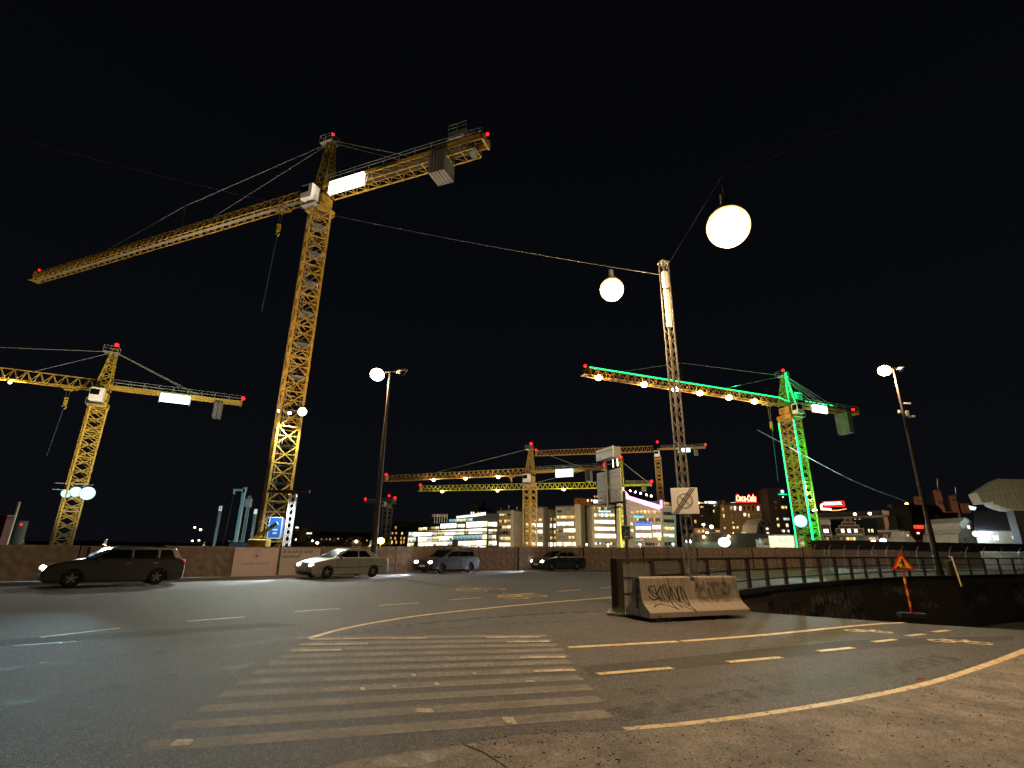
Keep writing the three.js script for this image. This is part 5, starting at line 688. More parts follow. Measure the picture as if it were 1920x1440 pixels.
{ // hillside tenements behind, with the red roof sign
  const a = new House('tenement', 'dark tenement with a lit glass attic right of the round road sign', 1300, 300, 1349, 300, 949, W.dark, { depth: 16, base: -2 });
  a.win(1307, 941, 1312, 945, 'bright', 2).win(1313, 942, 1320, 944, 'warm', 2).win(1321, 940, 1343, 944.5, ['bright', 'busy'], 6).win(1313, 948, 1319, 952, 'warm', 2).row([1324, 1331], 948, 952, 'dark', 4).row([1340], 947, 950, 'bright', 4).win(1337, 956, 1346, 961, ['warm', 'bright'], 4).win(1338, 964, 1347, 968, ['busy', 'dim'], 4).win(1339, 973, 1348, 977, ['busy', 'dim'], 4).row([1325, 1332], 956.5, 961, 'dark', 3.5).row([1326, 1333], 965, 968.5, 'dark', 3.5).row([1316], 966, 969, 'dim', 5).row([1303, 1304.5], 975, 981, ['warm', 'bright'], 2.4);
  const b = new House('tenement', 'narrow tenement with a pointed gable left of the red roof sign', 1350, 292, 1366, 292, 945, W.beige, { depth: 16, gable: [[1350, 1020], [1350, 947], [1353, 944], [1356.5, 936.5], [1362, 944], [1366, 946], [1367, 1020]] });
  b.row([1355, 1358.5], 942, 946, 'dim', 2.2).row([1355.5, 1361], 952, 960, 'warm', 3.6).row([1357, 1362], 964, 970.5, ['warm', 'dim'], 3.2).row([1358, 1362.5], 975, 981, 'dim', 3).row([1359], 988.5, 992, 'busy', 3);
  const c = new House('tenement', 'long beige tenement with arched top windows under the red roof sign', 1367, 292, 1437, 285, 947, W.beige, { depth: 16, roof: 1.2 });
  for (const [x, kd] of [[1371, 'warm'], [1378, 'bright'], [1388, 'bright'], [1395.5, 'dark'], [1404, 'dark'], [1412, 'dark'], [1421.5, 'bright'], [1431, 'busy']]) { c.win(x - 2, 951, x + 2, 957, kd); const q = c.uv(x, 951); part(c.g, 'window', cyl(0.62, 0.62, 0.12, 0, 0, 0, 14).rotateX(Math.PI / 2), pickM(kd), { p: V(q.x, q.y, 0.02) }); }
  c.row([1372, 1380.5], 964, 970, 'dim', 3.6).row([1396.5], 962, 968, 'bright', 5).row([1404], 963, 970, 'warm', 3).row([1414, 1423.5, 1432.5], 961.5, 967.5, ['dim', 'warm'], 4).row([1374.5], 979, 981.5, 'busy', 3).row([1407, 1416], 976.5, 981, 'busy', 4).row([1376, 1383], 987, 991.5, ['busy', 'warm'], 4.5).row([1408, 1417], 986.5, 990, 'warm', 4.5);
  c.win(1370, 942, 1380, 945.5, 'bright', 3).win(1398, 940.5, 1402.5, 944.5, 'warm').strip('attic', 1368, 940.5, 1398, 947, W.dark, -2.5, 3).strip('attic', 1398, 938, 1436, 947, W.dark, -3, 4);
  const sg = thing('roof_sign', 'glowing red script advertising sign on the tenement roof', 'neon sign', at(1399, 934, 284)), s = text('Coca-Cola', 1, 0.25, serif); s.applyMatrix4(new THREE.Matrix4().set(1, 0.28, 0, 0, 0, 1, 0, 0, 0, 0, 1, 0, 0, 0, 0, 1)); s.computeBoundingBox(); const z = s.boundingBox.getSize(V(0, 0, 0)); const Wd = 36 / 956 * 284, Hd = 12 / 956 * 284; s.scale(Wd / z.x, Hd / z.y, 1);
  const s2 = s.clone().scale(1.06, 1.3, 0.6).translate(0, 0, -0.1); part(sg, 'neon_lettering', s, glow(0xffd0a0, 3.0)); part(sg, 'neon_outline', s2, glow(0xff1018, 5.0)); part(sg, 'sign_frame', bars([[V(-Wd / 2, -Hd * 0.62, -0.5), V(Wd / 2, -Hd * 0.62, -0.5), 0.2], ...[-0.45, -0.15, 0.15, 0.45].map((k) => [V(k * Wd, -Hd * 1.4, -0.5), V(k * Wd, Hd * 0.45, -0.5), 0.16])]), mats.dark); pointLight(sg, V(0, -0.5, 3), 0xff2a20, 60, 30);
  const t = new House('turret_house', 'small pale turret house between the beige tenement and the dark tower block', 1436, 282, 1447, 282, 945, W.beige, { depth: 10, gable: [[1436, 1010], [1436, 944], [1439, 936], [1442, 932], [1446, 938], [1447, 1010]] }); t.win(1440, 950, 1442.5, 954, 'dim');
  const d = new House('tower_block', 'dark tower block with a small green sign near its top', 1453, 276, 1486, 276, 917, W.dark, { depth: 18 });
  d.row([1453.5, 1455], 940, 944, 'dim', 2.5).win(1464, 939, 1474, 943.5, 'dark', 3).win(1465, 949, 1475.5, 954, 'warm', 4).row([1455], 950, 955, 'dim', 3).row([1458, 1477], 971, 976, ['busy', 'dim'], 4).win(1469, 971, 1480, 976, 'busy', 4).row([1459.5, 1476], 982, 988, ['warm', 'bright'], 4.5).win(1465, 993.5, 1480, 998, ['warm', 'dim', 'bright'], 5);
  d.strip('lit_sign', 1459, 926, 1475, 928, glow(0x00e8a0, 1.6), 0.4, 0.2); const q = d.uv(1466, 922); part(d.g, 'lit_emblem', merge([0, 1, 2, 3, 4].map((k) => new THREE.SphereGeometry(0.45, 8, 6).translate(Math.cos(k * 1.256) * 0.5, Math.sin(k * 1.256) * 0.5, 0))), glow(0xffffff, 1.4), { p: V(q.x, q.y, 0.5) }); d.row([1468], 931, 933, 'bright', 3);
  const g = new House('gable_house', 'small pale gable house below the hillside tenements', 1419, 215, 1447, 215, 988, W.white, { depth: 14, roofM: W.roof, gable: [[1419, 1020], [1420, 984], [1430, 971], [1445, 985], [1447, 1020]] }); g.win(1429, 979, 1434, 983, 'dark', 1).row([1427], 987.5, 994, 'dark', 3.5).row([1438.5], 989.5, 993.5, 'bright', 5).row([1428], 1000, 1004, 'dark', 4).row([1439.5], 998, 1000.5, 'bright', 5);
  const p = [h3(g, 1430, 970.5, 0.3), h3(g, 1448.5, 987, 0.3)]; part(g.g, 'roof', bars([[p[0], p[1], 14, 0.3].map((x, i) => i < 2 ? x.clone().setZ(-7) : x)]), W.roof);
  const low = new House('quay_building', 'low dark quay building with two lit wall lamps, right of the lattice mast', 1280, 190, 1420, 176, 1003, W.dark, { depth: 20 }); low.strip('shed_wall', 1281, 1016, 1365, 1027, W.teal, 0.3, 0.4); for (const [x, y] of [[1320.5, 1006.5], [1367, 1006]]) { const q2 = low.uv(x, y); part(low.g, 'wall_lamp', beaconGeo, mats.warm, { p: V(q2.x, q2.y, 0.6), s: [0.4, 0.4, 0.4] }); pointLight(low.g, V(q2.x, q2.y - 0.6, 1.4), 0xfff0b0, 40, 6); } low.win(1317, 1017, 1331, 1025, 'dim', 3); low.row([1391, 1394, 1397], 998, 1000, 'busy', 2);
  const br = new House('market_hall', 'low brick hall with warm street lamps in front, below the dark tenement', 1304, 230, 1352, 230, 992, W.brick, { depth: 10 }); br.win(1308, 994, 1350, 998, ['warm', 'dim', 'dim'], 10);
  const cont = new House('site_tent', 'bright white site tent with a round green logo left of the green-lit crane', 1444, 140, 1491, 136, 1005, W.white, { depth: 10, roof: 0.3, roofM: W.roof }); pointLight(cont.g, V(0, 5.5, 5), 0xf4ffe0, 700, 20);
  const lq = cont.uv(1468, 1011.5); part(cont.g, 'round_logo', merge([new THREE.TorusGeometry(0.85, 0.12, 6, 20).scale(1.1, 0.7, 0.4), box(1.2, 0.12, 0.05), box(0.9, 0.12, 0.05, 0, -0.3, 0)]), M({ color: 0x2d5a3a, roughness: 0.7 }), { p: V(lq.x, lq.y, 0.06) });
  const c4 = new House('site_cabin', 'blue-white site cabin beside the bright tent', 1419, 150, 1443, 142, 1012, W.white, { depth: 6, roof: 0.2 }); c4.win(1424, 1009, 1427, 1023, 'cyan').win(1431, 1009, 1441, 1022, 'dim', 1);
}
{ // the right shore
  const h = new House('long_building', 'long low building under the red-framed neon sign on the right', 1525, 255, 1668, 228, 968, W.dark, { depth: 16, roof: 1.2 }); h.strip('eaves', 1525, 968, 1668, 972, W.pale, 0.4, 0.6); h.row([1604, 1612], 972.5, 976, 'warm', 4);
  const red = at(1562, 944, 262), f = thing('neon_sign', 'red-framed white neon lettering on a roof above the stepped gables', 'neon sign', red), k = 262 / 956; const s = text('STOMATOL', 1, 0.2); s.computeBoundingBox(); const z = s.boundingBox.getSize(V(0, 0, 0)); s.scale(33 * k / z.x, 6 * k / z.y, 1).rotateZ(0.05); part(f, 'neon_lettering', s, glow(0xfff0e4, 2.2));
  const R = (x, y) => V((x - 1562) * k, -(y - 945) * k, -0.2); part(f, 'neon_frame', bars([[R(1543.5, 942.5), R(1582, 940.5)], [R(1582, 940.5), R(1583, 949.5)], [R(1583, 949.5), R(1546, 950)], [R(1546, 950), R(1543.5, 942.5)]].map((q) => [...q, 0.3])), glow(0xff2020, 2.6)); part(f, 'neon_brush', bars([[R(1540, 948), R(1540, 957), 0.5, 0.9], [R(1540, 955), R(1557, 955.5), 0.5, 1.1], [R(1540, 947), R(1545, 946), 0.4, 0.7]]), glow(0xffe4d0, 2.2)); part(f, 'neon_handle', bars([[R(1557, 957.5), R(1570, 957), 0.3, 0.4], [R(1570, 957), R(1585, 954), 0.3, 0.4]]), glow(0xffa860, 2.0)); part(f, 'sign_frame', bars([[R(1545, 975), R(1545, 940), 0.25], [R(1580, 975), R(1580, 940), 0.25], [R(1562, 975), R(1562, 950), 0.25]].map((q) => q.map((x, i) => i < 2 ? x.add(V(0, 0, -0.5)) : x))), mats.dark); pointLight(f, V(0, 0, 3), 0xff5030, 40, 20);
  const g1 = new House('stepped_gable_house', 'brick house with a battlemented white front, nearest the green-lit crane', 1532, 165, 1560, 163, 985, W.brick, { depth: 12, gable: [[1532, 1022], [1533, 985], [1536, 977], [1557, 977], [1557, 985], [1560, 1022]] });
  g1.strip('battlement', 1537, 975, 1557, 984, W.white, 0.3, 0.4); g1.win(1544, 992, 1554, 999, 'bright', 2); for (const x of [1538, 1543, 1548, 1553]) g1.strip('merlon', x, 973, x + 2.4, 976, W.white, 0.3, 0.4); g1.strip('cornice', 1534, 1002.5, 1560, 1005, W.white, 0.35, 0.5); g1.win(1543, 1007.5, 1557, 1014, ['dim', 'dark', 'warm'], 4); for (const x of [1541, 1558]) g1.strip('pilaster', x, 984, x + 1.4, 1020, W.white, 0.35, 0.4);
  const g2 = new House('stepped_gable_house', 'brick house with a tall white stepped gable and three bright windows', 1561, 165, 1652, 158, 1004, W.brick, { depth: 14, roof: 5, pitch: true });
  const st = [[1583.5, 972, 1596, 979], [1578.5, 979.5, 1604, 985], [1573.5, 985.5, 1611, 991], [1568, 991.5, 1620, 1003]]; st.forEach(([x0, y0, x1, y1], i) => { g2.strip('gable_step', x0, y0, x1, y1, W.brick, 0.35 + i * 0.02, 1); g2.strip('step_trim', x0 - 0.6, y0 - 0.8, x1 + 0.6, y0 + 0.4, W.white, 0.5 + i * 0.02, 1.1); g2.strip('step_edge', x0 - 0.6, y0, x0 + 0.6, y1, W.white, 0.5 + i * 0.02, 1); g2.strip('step_edge', x1 - 0.6, y0, x1 + 0.6, y1, W.white, 0.5 + i * 0.02, 1); });
  for (const x of [1580.5, 1592.5, 1605]) { g2.strip('window', x - 3, 992, x + 3, 999, pickM('bright'), 0.98, 0.1); } g2.strip('gable_base', 1569, 1000.5, 1619, 1004, W.white, 0.6, 1.1); g2.row([1629.5, 1635.5], 992, 998.5, 'busy', 4.5); g2.win(1563, 1007.5, 1648, 1013, ['dark', 'dim', 'dark', 'warm'], 14).strip('cornice', 1561, 1004.5, 1652, 1006, W.pale, 0.3, 0.5);
  g2.strip('arcade_beam', 1561, 1015, 1652, 1017, W.pale, 0.4, 0.4);
  const g3 = new House('brick_house', 'red brick house front with pale window surrounds beside the stepped gable', 1653, 155, 1692, 152, 998, W.brick, { depth: 12, roof: 0.6, roofM: W.pale }); for (const x of [1661, 1675.5, 1688]) { g3.strip('window_surround', x - 4.5, 1001.5, x + 4.5, 1012.5, W.pale, 0.05, 0.2); g3.win(x - 3, 1003, x + 3, 1011.5, 'dark', 1).g.children.at(-1).position.z = 0.16; } g3.strip('plinth', 1653, 1014.5, 1692, 1018, W.pale, 0.2, 0.3);
  const gw = new House('white_gable_house', 'small white curved-gable house left of the tall right street lamp', 1690, 148, 1722, 148, 996, W.white, { depth: 10, gable: [[1690, 1022], [1692, 1012], [1695, 1006], [1696, 996], [1705, 995.5], [1707, 1004], [1715, 1011], [1720, 1022]] }); gw.win(1700, 1002, 1703.5, 1007, 'busy');
  const wl = new House('roof_house', 'dark roofed house with three small roof windows behind the right street lamp', 1706, 160, 1798, 156, 994, W.roof, { depth: 10, roof: 0.4 }); wl.row([1721.5, 1746, 1771.5], 998, 1001.5, 'bright', 6).strip('white_wall', 1706, 1012.5, 1798, 1017, W.white, 0.3, 0.3);
  const tw = new House('tower_house', 'grey angular tower house with blank walls below the cable end', 1666, 200, 1712, 190, 950, W.dark, { depth: 14, gable: [[1666, 1000], [1667, 946], [1685, 945], [1697, 946], [1709, 962], [1712, 1000]] }); tw.strip('pale_wall', 1668, 966, 1684, 998, M({ color: 0x5c6a62, map: wallT, roughness: 0.9 }), 0.2, 0.3); tw.strip('turret', 1671, 946, 1679, 952, W.beige, 0.6, 2);
  const nums = thing('numeral_sign', 'red glowing numerals on the dark roof beside the right street lamp', 'neon sign', at(1733, 988, 158)); for (const [str, x] of [['ORO', 1722.5], ['TOO', 1742.5]]) { const s2 = text(str, 1, 0.15); s2.computeBoundingBox(); const zz = s2.boundingBox.getSize(V(0, 0, 0)); s2.scale(17 / 956 * 158 / zz.x, 6 / 956 * 158 / zz.y, 1); part(nums, 'numerals', s2, glow(0xff3018, 4), { p: V((x - 1733) / 956 * 158, 0, 0) }); } pointLight(nums, V(0, -0.3, 1.5), 0xff2010, 12, 20);
  const cs = new House('castle_house', 'brown castle-like house with three square towers and flagpoles on the hill', 1708, 260, 1803, 250, 962, W.brown, { depth: 16, base: 2 });
  const tower = (x0, x1, y0, z) => { const a = cs.uv(x0, y0), b = cs.uv(x1, 985); part(cs.g, 'tower', box(b.x - a.x, a.y - b.y, 10, (a.x + b.x) / 2, (a.y + b.y) / 2, z - 4), W.brown); const n = 4; for (let i = 0; i < n; i++) part(cs.g, 'merlon', box((b.x - a.x) / n * 0.55, 0.7, 0.6, a.x + (b.x - a.x) * (i + 0.5) / n, a.y + 0.35, z + 0.7), W.brown); };
  tower(1711, 1737, 934, 2); tower(1747, 1776, 923, 3.4); tower(1777, 1803, 932, 2.4);
  for (const [x0, y0, x1, y1, n, z] of [[1719, 939.5, 1726, 941.5, 1, 3.1], [1758, 940, 1761, 947, 1, 4.5], [1763, 940, 1768, 947, 2, 4.5], [1770.5, 940, 1773.5, 947, 1, 4.5], [1783.5, 938, 1792, 940, 1, 3.5], [1714, 953.5, 1717, 957.5, 1, 3.1], [1719.5, 953.5, 1722, 957.5, 1, 3.1]]) { cs.win(x0, y0, x1, y1, 'dark', n); cs.g.children.slice(-n).forEach((c) => { c.position.z = z; }); }
  for (const [x, y0, y1] of [[1725, 917, 934], [1757, 897, 923], [1791, 914, 932]]) part(cs.g, 'flagpole', bars([[h3(cs, x + 2, y1, 0), h3(cs, x, y0, 0), 0.18]]), mats.white);
  const ls = cs.uv(1819, 955); part(cs.g, 'lit_awning', new THREE.ExtrudeGeometry(new THREE.Shape([[1815, 948], [1830, 951.5], [1827, 957], [1818, 956]].map(([x, y]) => { const q = cs.uv(x, y); return new THREE.Vector2(q.x, q.y); })), { depth: 0.3, bevelEnabled: false }), glow(0xf0fff4, 1.3), { p: V(0, 0, 1) }); cs.strip('side_wing', 1800, 944, 1818, 962, W.brown, -2, 6);
  const bh = new House('long_roof_house', 'brown house with a slanted gable and two lit windows behind the right street lamp', 1758, 185, 1806, 182, 979, W.brown, { depth: 10, gable: [[1757, 990], [1758, 964], [1772, 980], [1806, 979], [1806, 990]] }); bh.row([1785.5, 1801], 985.5, 990, 'warm', 6);
  const rh = new House('steep_roof_house', 'dark steep roof above the brown slanted house', 1759, 190, 1812, 188, 964, W.roof, { depth: 8, base: 14 });
  const wg = new House('white_gable_house', 'pale blue-lit white house with a stepped gable, by the bright white lantern', 1797, 138, 1836, 138, 985, W.white, { depth: 12, gable: [[1797, 1020], [1797, 1002], [1800, 999], [1802, 992], [1800, 980], [1809, 970], [1822, 977], [1824, 988], [1835, 995], [1836, 1002], [1837, 1020]] }); wg.row([1816], 985, 991.5, 'bright', 5).row([1809.5], 1008, 1013.5, 'dim', 4);
  const ln = at(1829, 1001, 134), lg = thing('quay_lantern', 'bright bluish white lantern before the pale gable house', 'street lamp', V(ln.x, -7, ln.z)); part(lg, 'pole', cyl(0.1, 0.07, ln.y + 7, 0, (ln.y + 7) / 2, 0), mats.dark); part(lg, 'lantern', beaconGeo, glow(0xe4f6ff, 12), { p: V(0, ln.y + 7, 0), s: [0.6, 0.6, 0.6] }); pointLight(lg, V(0, ln.y + 7.2, 1.2), 0xd0ecff, 260, 12);
  const ww = new House('white_wing', 'long white wing with two lit windows running off the right edge', 1836, 135, 1960, 126, 997, W.white, { depth: 12, roof: 0.3 }); ww.win(1862, 1004.5, 1873, 1013, 'bright', 2).win(1897, 1005, 1908, 1012, 'busy', 2).win(1932, 1004, 1943, 1012, 'busy', 2);
  part(ww.g, 'roof_slope', pitched(ww.len, 12, 5.2), W.roof, { p: V(0, ww.top + 0.3, 0) });
  for (const [x, y, s] of [[1845, 983, 1.15], [1879, 982.5, 0.75], [1913, 982.5, 0.75]]) { const q = ww.uv(x, y), d = part(ww.g, 'roof_lamp', rbox(s, s * 0.8, 0.3, 0.06), glow(0xffe6a0, 9), { p: V(q.x, q.y, -2.4) }); pointLight(ww.g, V(q.x, q.y - 0.2, -1.6), 0xffdf90, 16, 8); }
  const tp = at(1886, 930, 120), tarp = thing('wrapped_scaffold', 'large grey tarpaulin-wrapped scaffold roof at the right edge', 'scaffold', V(tp.x, 0, tp.z), { turn: -0.5 }), kk = 120 / 956; const sh = new THREE.Shape([[1851, 922], [1882, 899], [1925, 903], [1960, 905], [1960, 957], [1925, 957], [1886, 953], [1870, 944], [1868, 939], [1854, 940]].map(([x, y]) => new THREE.Vector2((x - 1886) * kk * 1.12, tp.y - (y - 930) * kk)));
  const te = new THREE.ExtrudeGeometry(sh, { depth: 7, bevelEnabled: true, bevelSize: 0.15, bevelThickness: 0.15, bevelSegments: 2 }); part(tarp, 'tarpaulin', te, M({ color: 0x8b857b, roughness: 0.9, bumpMap: concTex, bumpScale: 0.5 }), { p: V(0, 0, -7) }); part(tarp, 'scaffold_core', box(6, tp.y + 4, 5, 4, (tp.y - 10) / 2, -4), W.roof);
  for (let i = 0; i < 14; i++) { const x = -4.4 + i * 0.95 + rr(-0.2, 0.2), y1 = tp.y + Math.min(2.6, (x + 5) * 0.75) - 0.2; part(tarp, 'fold', bars([[V(x, tp.y - Math.min(2.9, 1 + (x + 4.6) * 0.6), 0.17), V(x + rr(-0.3, 0.1), y1 - rr(0, 0.6), 0.2), rr(0.05, 0.12), 0.12]]), mats.tarp); }
  part(tarp, 'fold', bars([[V(-4.2, tp.y + 0.6, 0.2), V(9, tp.y + 2.2, 0.25), 0.14], [V(-2, tp.y - 1.2, 0.2), V(-1.2, tp.y + 2.5, 0.2), 0.1], [V(2.2, tp.y - 3, 0.2), V(1.0, tp.y + 1.2, 0.2), 0.1], [V(5.4, tp.y - 3, 0.2), V(4.4, tp.y + 1.4, 0.2), 0.1]]), M({ color: 0x9a9488, roughness: 0.9 }));
  spotLight(tarp, V(-6, 4, 16), V(2, tp.y, 0), 0xffd8a8, 420, 0.7, 0.8);
}
// ------------------------------------------------------------------ lamps along the quays: some of them added to light the fronts
function quayLamp(px, py, z, I, col, s, label, cool) {
  const p = at(px, py, z), g = thing('quay_lamp', label, 'street lamp', V(p.x, -7, p.z), { group: 'small street lamps along the far quays' });
  part(g, 'pole', cyl(0.12, 0.08, p.y + 7, 0, (p.y + 7) / 2, 0, 8), mats.dark); part(g, 'lamp_head', beaconGeo, glow(col, 14), { p: V(0, p.y + 7, 0), s: [s, s * 0.8, s] });
  if (I) pointLight(g, V(0, p.y + 6.2, 0), col, I, 20); return g;
}
{
  const ord = ['first', 'second', 'third', 'fourth', 'fifth', 'sixth', 'seventh', 'eighth', 'ninth', 'tenth', 'eleventh'];
  let li = 0; const lab = (x) => x < 500 ? { 365: 'upper left of four tiny far lamps right of the left crane', 376: 'brightest of four tiny far lamps right of the left crane', 373: 'lower right of four tiny far lamps beyond the hoarding', 361: 'lower left of four tiny far lamps beyond the hoarding' }[x] : ord[li++] + ' lamp from the left in the far row between tall crane and street lamp';
  for (const [x, y, z, I, s] of [[556, 1012, 320, 0, 0.7], [572, 1015, 320, 0, 0.6], [586, 1014, 300, 0, 0.5], [595, 1018, 280, 0, 0.7], [601, 1013, 320, 0, 0.75], [614, 1014, 320, 0, 0.7], [623, 1013, 320, 0, 0.7], [632, 1013, 320, 0, 0.85], [648, 1013, 320, 0, 0.7], [660, 1011, 320, 0, 0.6], [668, 1015, 300, 300, 0.8], [365, 989, 420, 0, 0.7], [376, 993, 420, 0, 0.9], [373, 1013, 400, 0, 0.6], [361, 1014, 400, 0, 0.6]]) quayLamp(x, y, z, I, 0xffd8a0, s, lab(x));
  quayLamp(714, 1014, 120, 500, 0xffc24a, 0.85, 'bright yellow lamp right of the foot of the tall left street lamp'); quayLamp(704, 1018, 130, 0, 0xe8fff8, 0.55, 'white lamp touching the foot of the tall left street lamp');
  for (const [x, z, I, l] of [[800, 190, 900, 'left half of the glazed office'], [880, 178, 900, 'right half of the glazed office'], [945, 184, 1300, 'wing left of the middle crane'], [1000, 184, 1300, 'wing right of the middle crane'], [1060, 180, 1300, 'widest concrete wing'], [1100, 182, 900, 'narrow link beside the broad pier'], [1140, 165, 1000, 'wing left of the sign post'], [1200, 155, 1300, 'pink-edged wing']]) quayLamp(x, 1021, z, I, 0xffe4bc, 0.3, 'added low lamp lighting the ' + l + ', at the hoarding top');  // lamps added to brighten the office fronts
  for (const [x, y, z, I, c, s, l] of [[1262, 1020, 160, 700, 0xd8fff4, 0.3, 'pale lamp at the foot of the greenish office front'], [1291, 1015, 130, 300, 0xc8f0ff, 0.6, 'bluish lamp seen through the legs of the lattice mast'], [1358, 1016.5, 125, 1600, 0xd0f6ff, 1.3, 'large bluish white lamp right of the lattice mast'], [1334, 987.5, 240, 900, 0xffe6b0, 0.8, 'bright warm lamp before the brick market hall'], [1319, 983.5, 240, 400, 0xfff0d8, 0.6, 'upper lamp left of the bright one before the brick hall'], [1326, 999, 226, 700, 0xffdc90, 0.6, 'lowest warm lamp before the brick market hall'], [1410, 1000, 262, 900, 0xffd8a0, 0.4, 'lamp below the long beige tenement'], [1375, 1000, 262, 1000, 0xffd8a0, 0.3, 'lamp at the foot of the beige tenement, left end'], [1527.5, 956.5, 225, 700, 0xffe0b0, 0.95, 'bright warm lamp left of the red-framed neon sign'], [1544, 1021, 140, 420, 0xffe6b8, 0.75, 'warm lamp below the battlemented house'], [1638, 1017, 140, 420, 0xffe6c8, 0.65, 'pinkish lamp below the stepped gable house'], [1656, 1014, 138, 300, 0xf0f8ff, 0.7, 'white lamp cluster left of the brick house front'], [1672, 1019, 136, 300, 0xffe8d0, 0.5, 'small lamp below the red brick house front'], [1603, 964, 228, 0, 0xffe8b0, 0.6, 'left lamp on the slope above the stepped gable'], [1631, 963, 228, 0, 0xfff0c8, 0.65, 'right lamp on the slope above the stepped gable'], [1700, 945, 215, 200, 0xffb860, 0.6, 'orange lamp at the lower end of the pale cable'], [1740, 975, 225, 2600, 0xffb890, 0.3, 'unseen lamp added to light the castle-like house'], [1790, 976, 225, 2200, 0xffb890, 0.3, 'lamp added to light the right tower of the castle-like house']]) quayLamp(x, y, z, I, c, s, l);  // the last two are added to brighten the castle-like house
}
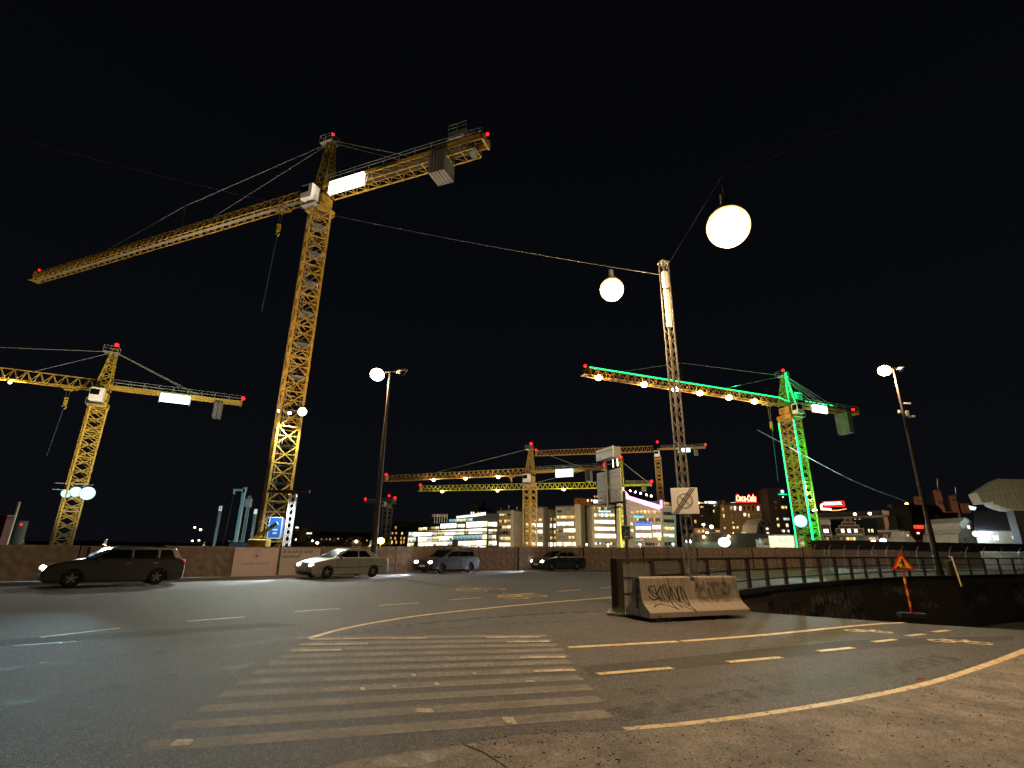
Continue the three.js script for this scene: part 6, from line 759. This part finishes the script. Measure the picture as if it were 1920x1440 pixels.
// ------------------------------------------------------------------ site equipment beyond the hoarding on the left
{
  const pole = (name, label, x, y, x2, y2, z, r, m) => { const a = at(x, y, z), g = thing(name, label, 'steel pile', V(a.x, -7, a.z)); part(g, 'shaft', cyl(r, r, a.y + 7, 0, (a.y + 7) / 2, 0, 14), m); part(g, 'pale_top', cyl(r * 1.04, r * 1.04, a.y * 0.11, 0, a.y + 7 - a.y * 0.05, 0, 14), mats.white); return g; };
  pole('steel_pile', 'slim grey pile with a white top, left of the drilling rig', 414, 949, 0, 0, 95, 0.28, M({ color: 0x3c4a50, roughness: 0.5 })); pole('steel_pile', 'dark pile with a white top, right of the drilling rig', 480, 955, 0, 0, 92, 0.28, M({ color: 0x333d42, roughness: 0.5 }));
  const r = at(458, 920, 100), g = thing('drilling_rig', 'bluish drilling rig mast with a hooked head between two piles', 'drilling rig', V(r.x, -7, r.z)); const h = r.y + 7, bl = M({ color: 0x6f9099, roughness: 0.5 });
  part(g, 'leader', box(0.5, h, 0.5, 0, h / 2, 0), bl); const L = []; for (let i = 0; i < 16; i++) { const y = h - 10.5 + i * 0.6; L.push([V(1.0, y, -0.3), V(1.5, y + 0.6, 0.3), 0.06], [V(1.5, y, 0.3), V(1.0, y + 0.6, -0.3), 0.06]); } for (const x of [1.0, 1.5]) L.push([V(x, 2, 0), V(x, h - 1, 0), 0.1]); part(g, 'lattice_mast', bars(L), bl);
  part(g, 'head', merge([box(2.2, 0.4, 0.5, -0.9, h + 0.1, 0), box(0.25, 0.8, 0.3, -1.9, h - 0.3, 0), box(0.5, 0.9, 0.5, 0.1, h + 0.2, 0)]), bl); part(g, 'drill_motor', rbox(1.0, 1.6, 0.9, 0.1, 1.2, h - 2.3, 0), mats.grey); part(g, 'drill_rope', bars([[V(-1.9, h - 0.7, 0), V(-2.6, 1, 0), 0.04]]), mats.dark); part(g, 'machine_base', rbox(3.4, 2.0, 2.6, 0.2, 1.2, 8.0, 0), M({ color: 0x27323a, roughness: 0.6 })); part(g, 'walkway', box(2.2, 0.12, 1.2, 0, 9.2, 0), bl);
  const sw = thing('added_floodlight', 'unseen floodlight added to light the drilling rig and blue hoist cage', 'floodlight', V(-38, -7, -74), { group: 'added floodlights behind the hoarding' }); part(sw, 'post', cyl(0.09, 0.09, 8.4, 0, 4.2, 0), mats.galv); floodlight(sw, V(0, 8.2, 0), V(-8, 18, -26), 0xd8f4ff, glow(0xd8f4ff, 8), 1700, 0.5, 1.1);  // the floodlight is an unseen lamp added for the rig and cage
  // construction hoist on the tall crane
  const hp = at(518, 990, 58), ho = thing('construction_hoist', 'blue hoist cage with white frame beside its pale lattice mast', 'hoist', V(hp.x, 0, hp.z), { turn: 0.12 });
  part(ho, 'cage', box(1.25, 2.05, 0.9, 0, hp.y, 0), mats.blue); const c = bars([[-0.66, -1.06], [0.66, -1.06]].flatMap(([x]) => [[V(x, hp.y - 1.1, 0.46), V(x, hp.y + 1.1, 0.46), 0.07]]).concat([-1.08, 1.08].map((y) => [V(-0.66, hp.y + y, 0.46), V(0.66, hp.y + y, 0.46), 0.08]))); part(ho, 'cage_frame', c, mats.white);
  part(ho, 'cage_label', merge([box(0.5, 0.16, 0.01, 0.05, hp.y - 0.2, 0.46), box(0.4, 0.16, 0.01, 0.05, hp.y - 0.55, 0.46)]), mats.white);
  const mw = 0.6, mh = at(540, 925, 58).y + 7, Lm = []; for (const [x, z] of [[0, 0], [mw, 0], [0, -mw], [mw, -mw]]) Lm.push([V(x, -7, z), V(x, mh - 7, z), 0.07]); for (let i = 0; i < 20; i++) { const y = -7 + i * mh / 20, y1 = y + mh / 20; Lm.push([V(0, y, 0), V(mw, y1, 0), 0.05], [V(mw, y, -mw), V(0, y1, -mw), 0.05], [V(mw, y, 0), V(mw, y1, -mw), 0.05]); } part(ho, 'hoist_mast', bars(Lm), mats.white, { p: V(0.85, 0, -0.3) });
  part(ho, 'top_beam', bars([[V(-1.6, mh - 6.8, -0.4), V(2.9, mh - 6.7, -0.4), 0.35, 0.3]]), mats.brownSteel);
  spotLight(ho, V(2.2, mh - 7.2, 2.2), V(0.6, 2, 0), 0xe8f8ff, 240, 0.9, 0.6);
  const eq = thing('site_machine', 'pale yellow machine at the foot of the tall crane, left of the blue cage', 'machine', at(487, 1011, 56).setY(0)); const y = at(487, 1010, 56).y; part(eq, 'body', rbox(2.0, 0.9, 1.2, 0.15, 0, y - 0.5, 0), mats.yellow2); part(eq, 'arm', bars([[V(-0.6, y, 0), V(1.6, y + 1.6, 0), 0.3]]), mats.yellow2); part(eq, 'stand', bars([[V(-1, -7, 0), V(-1, y - 0.8, 0), 0.2], [V(1, -7, 0), V(1, y - 0.8, 0), 0.2]]), mats.dark);
  const lp = at(36, 941, 44), lo = thing('light_pole', 'pale wooden pole rising behind the hoarding at the left edge', 'pole', V(lp.x, -7, lp.z)); part(lo, 'pole_shaft', cyl(0.13, 0.1, lp.y + 7, 0, (lp.y + 7) / 2, 0), M({ color: 0xb5a996, roughness: 0.8 }));
  const rd = at(10, 975, 40), ro = thing('red_machine', 'dark red machine boom at the left edge behind the hoarding', 'machine', V(rd.x, 0, rd.z)); part(ro, 'boom', bars([[V(0.1, -7, 0), V(0.1, rd.y + 0.2, 0), 0.6, 0.5]]), M({ color: 0x4a0a0c, roughness: 0.8 })); part(ro, 'boom_head', rbox(0.9, 0.35, 0.7, 0.1, -0.1, rd.y + 0.2, 0), M({ color: 0x4a0a0c, roughness: 0.8 }));
  const tk = at(36, 977, 60), to = thing('silo', 'dark round silo with tiny red lamps behind the left hoarding', 'silo', V(tk.x, -7, tk.z)); part(to, 'tank', cyl(0.85, 0.85, tk.y + 7, 0, (tk.y + 7) / 2, 0, 18), M({ color: 0x22282c, roughness: 0.5 })); part(to, 'red_lamp', beaconGeo, mats.redGlow, { p: V(0.8, tk.y + 6.6, 0.5), s: [0.1, 0.1, 0.1] });
}
renderer.render(scene, camera);
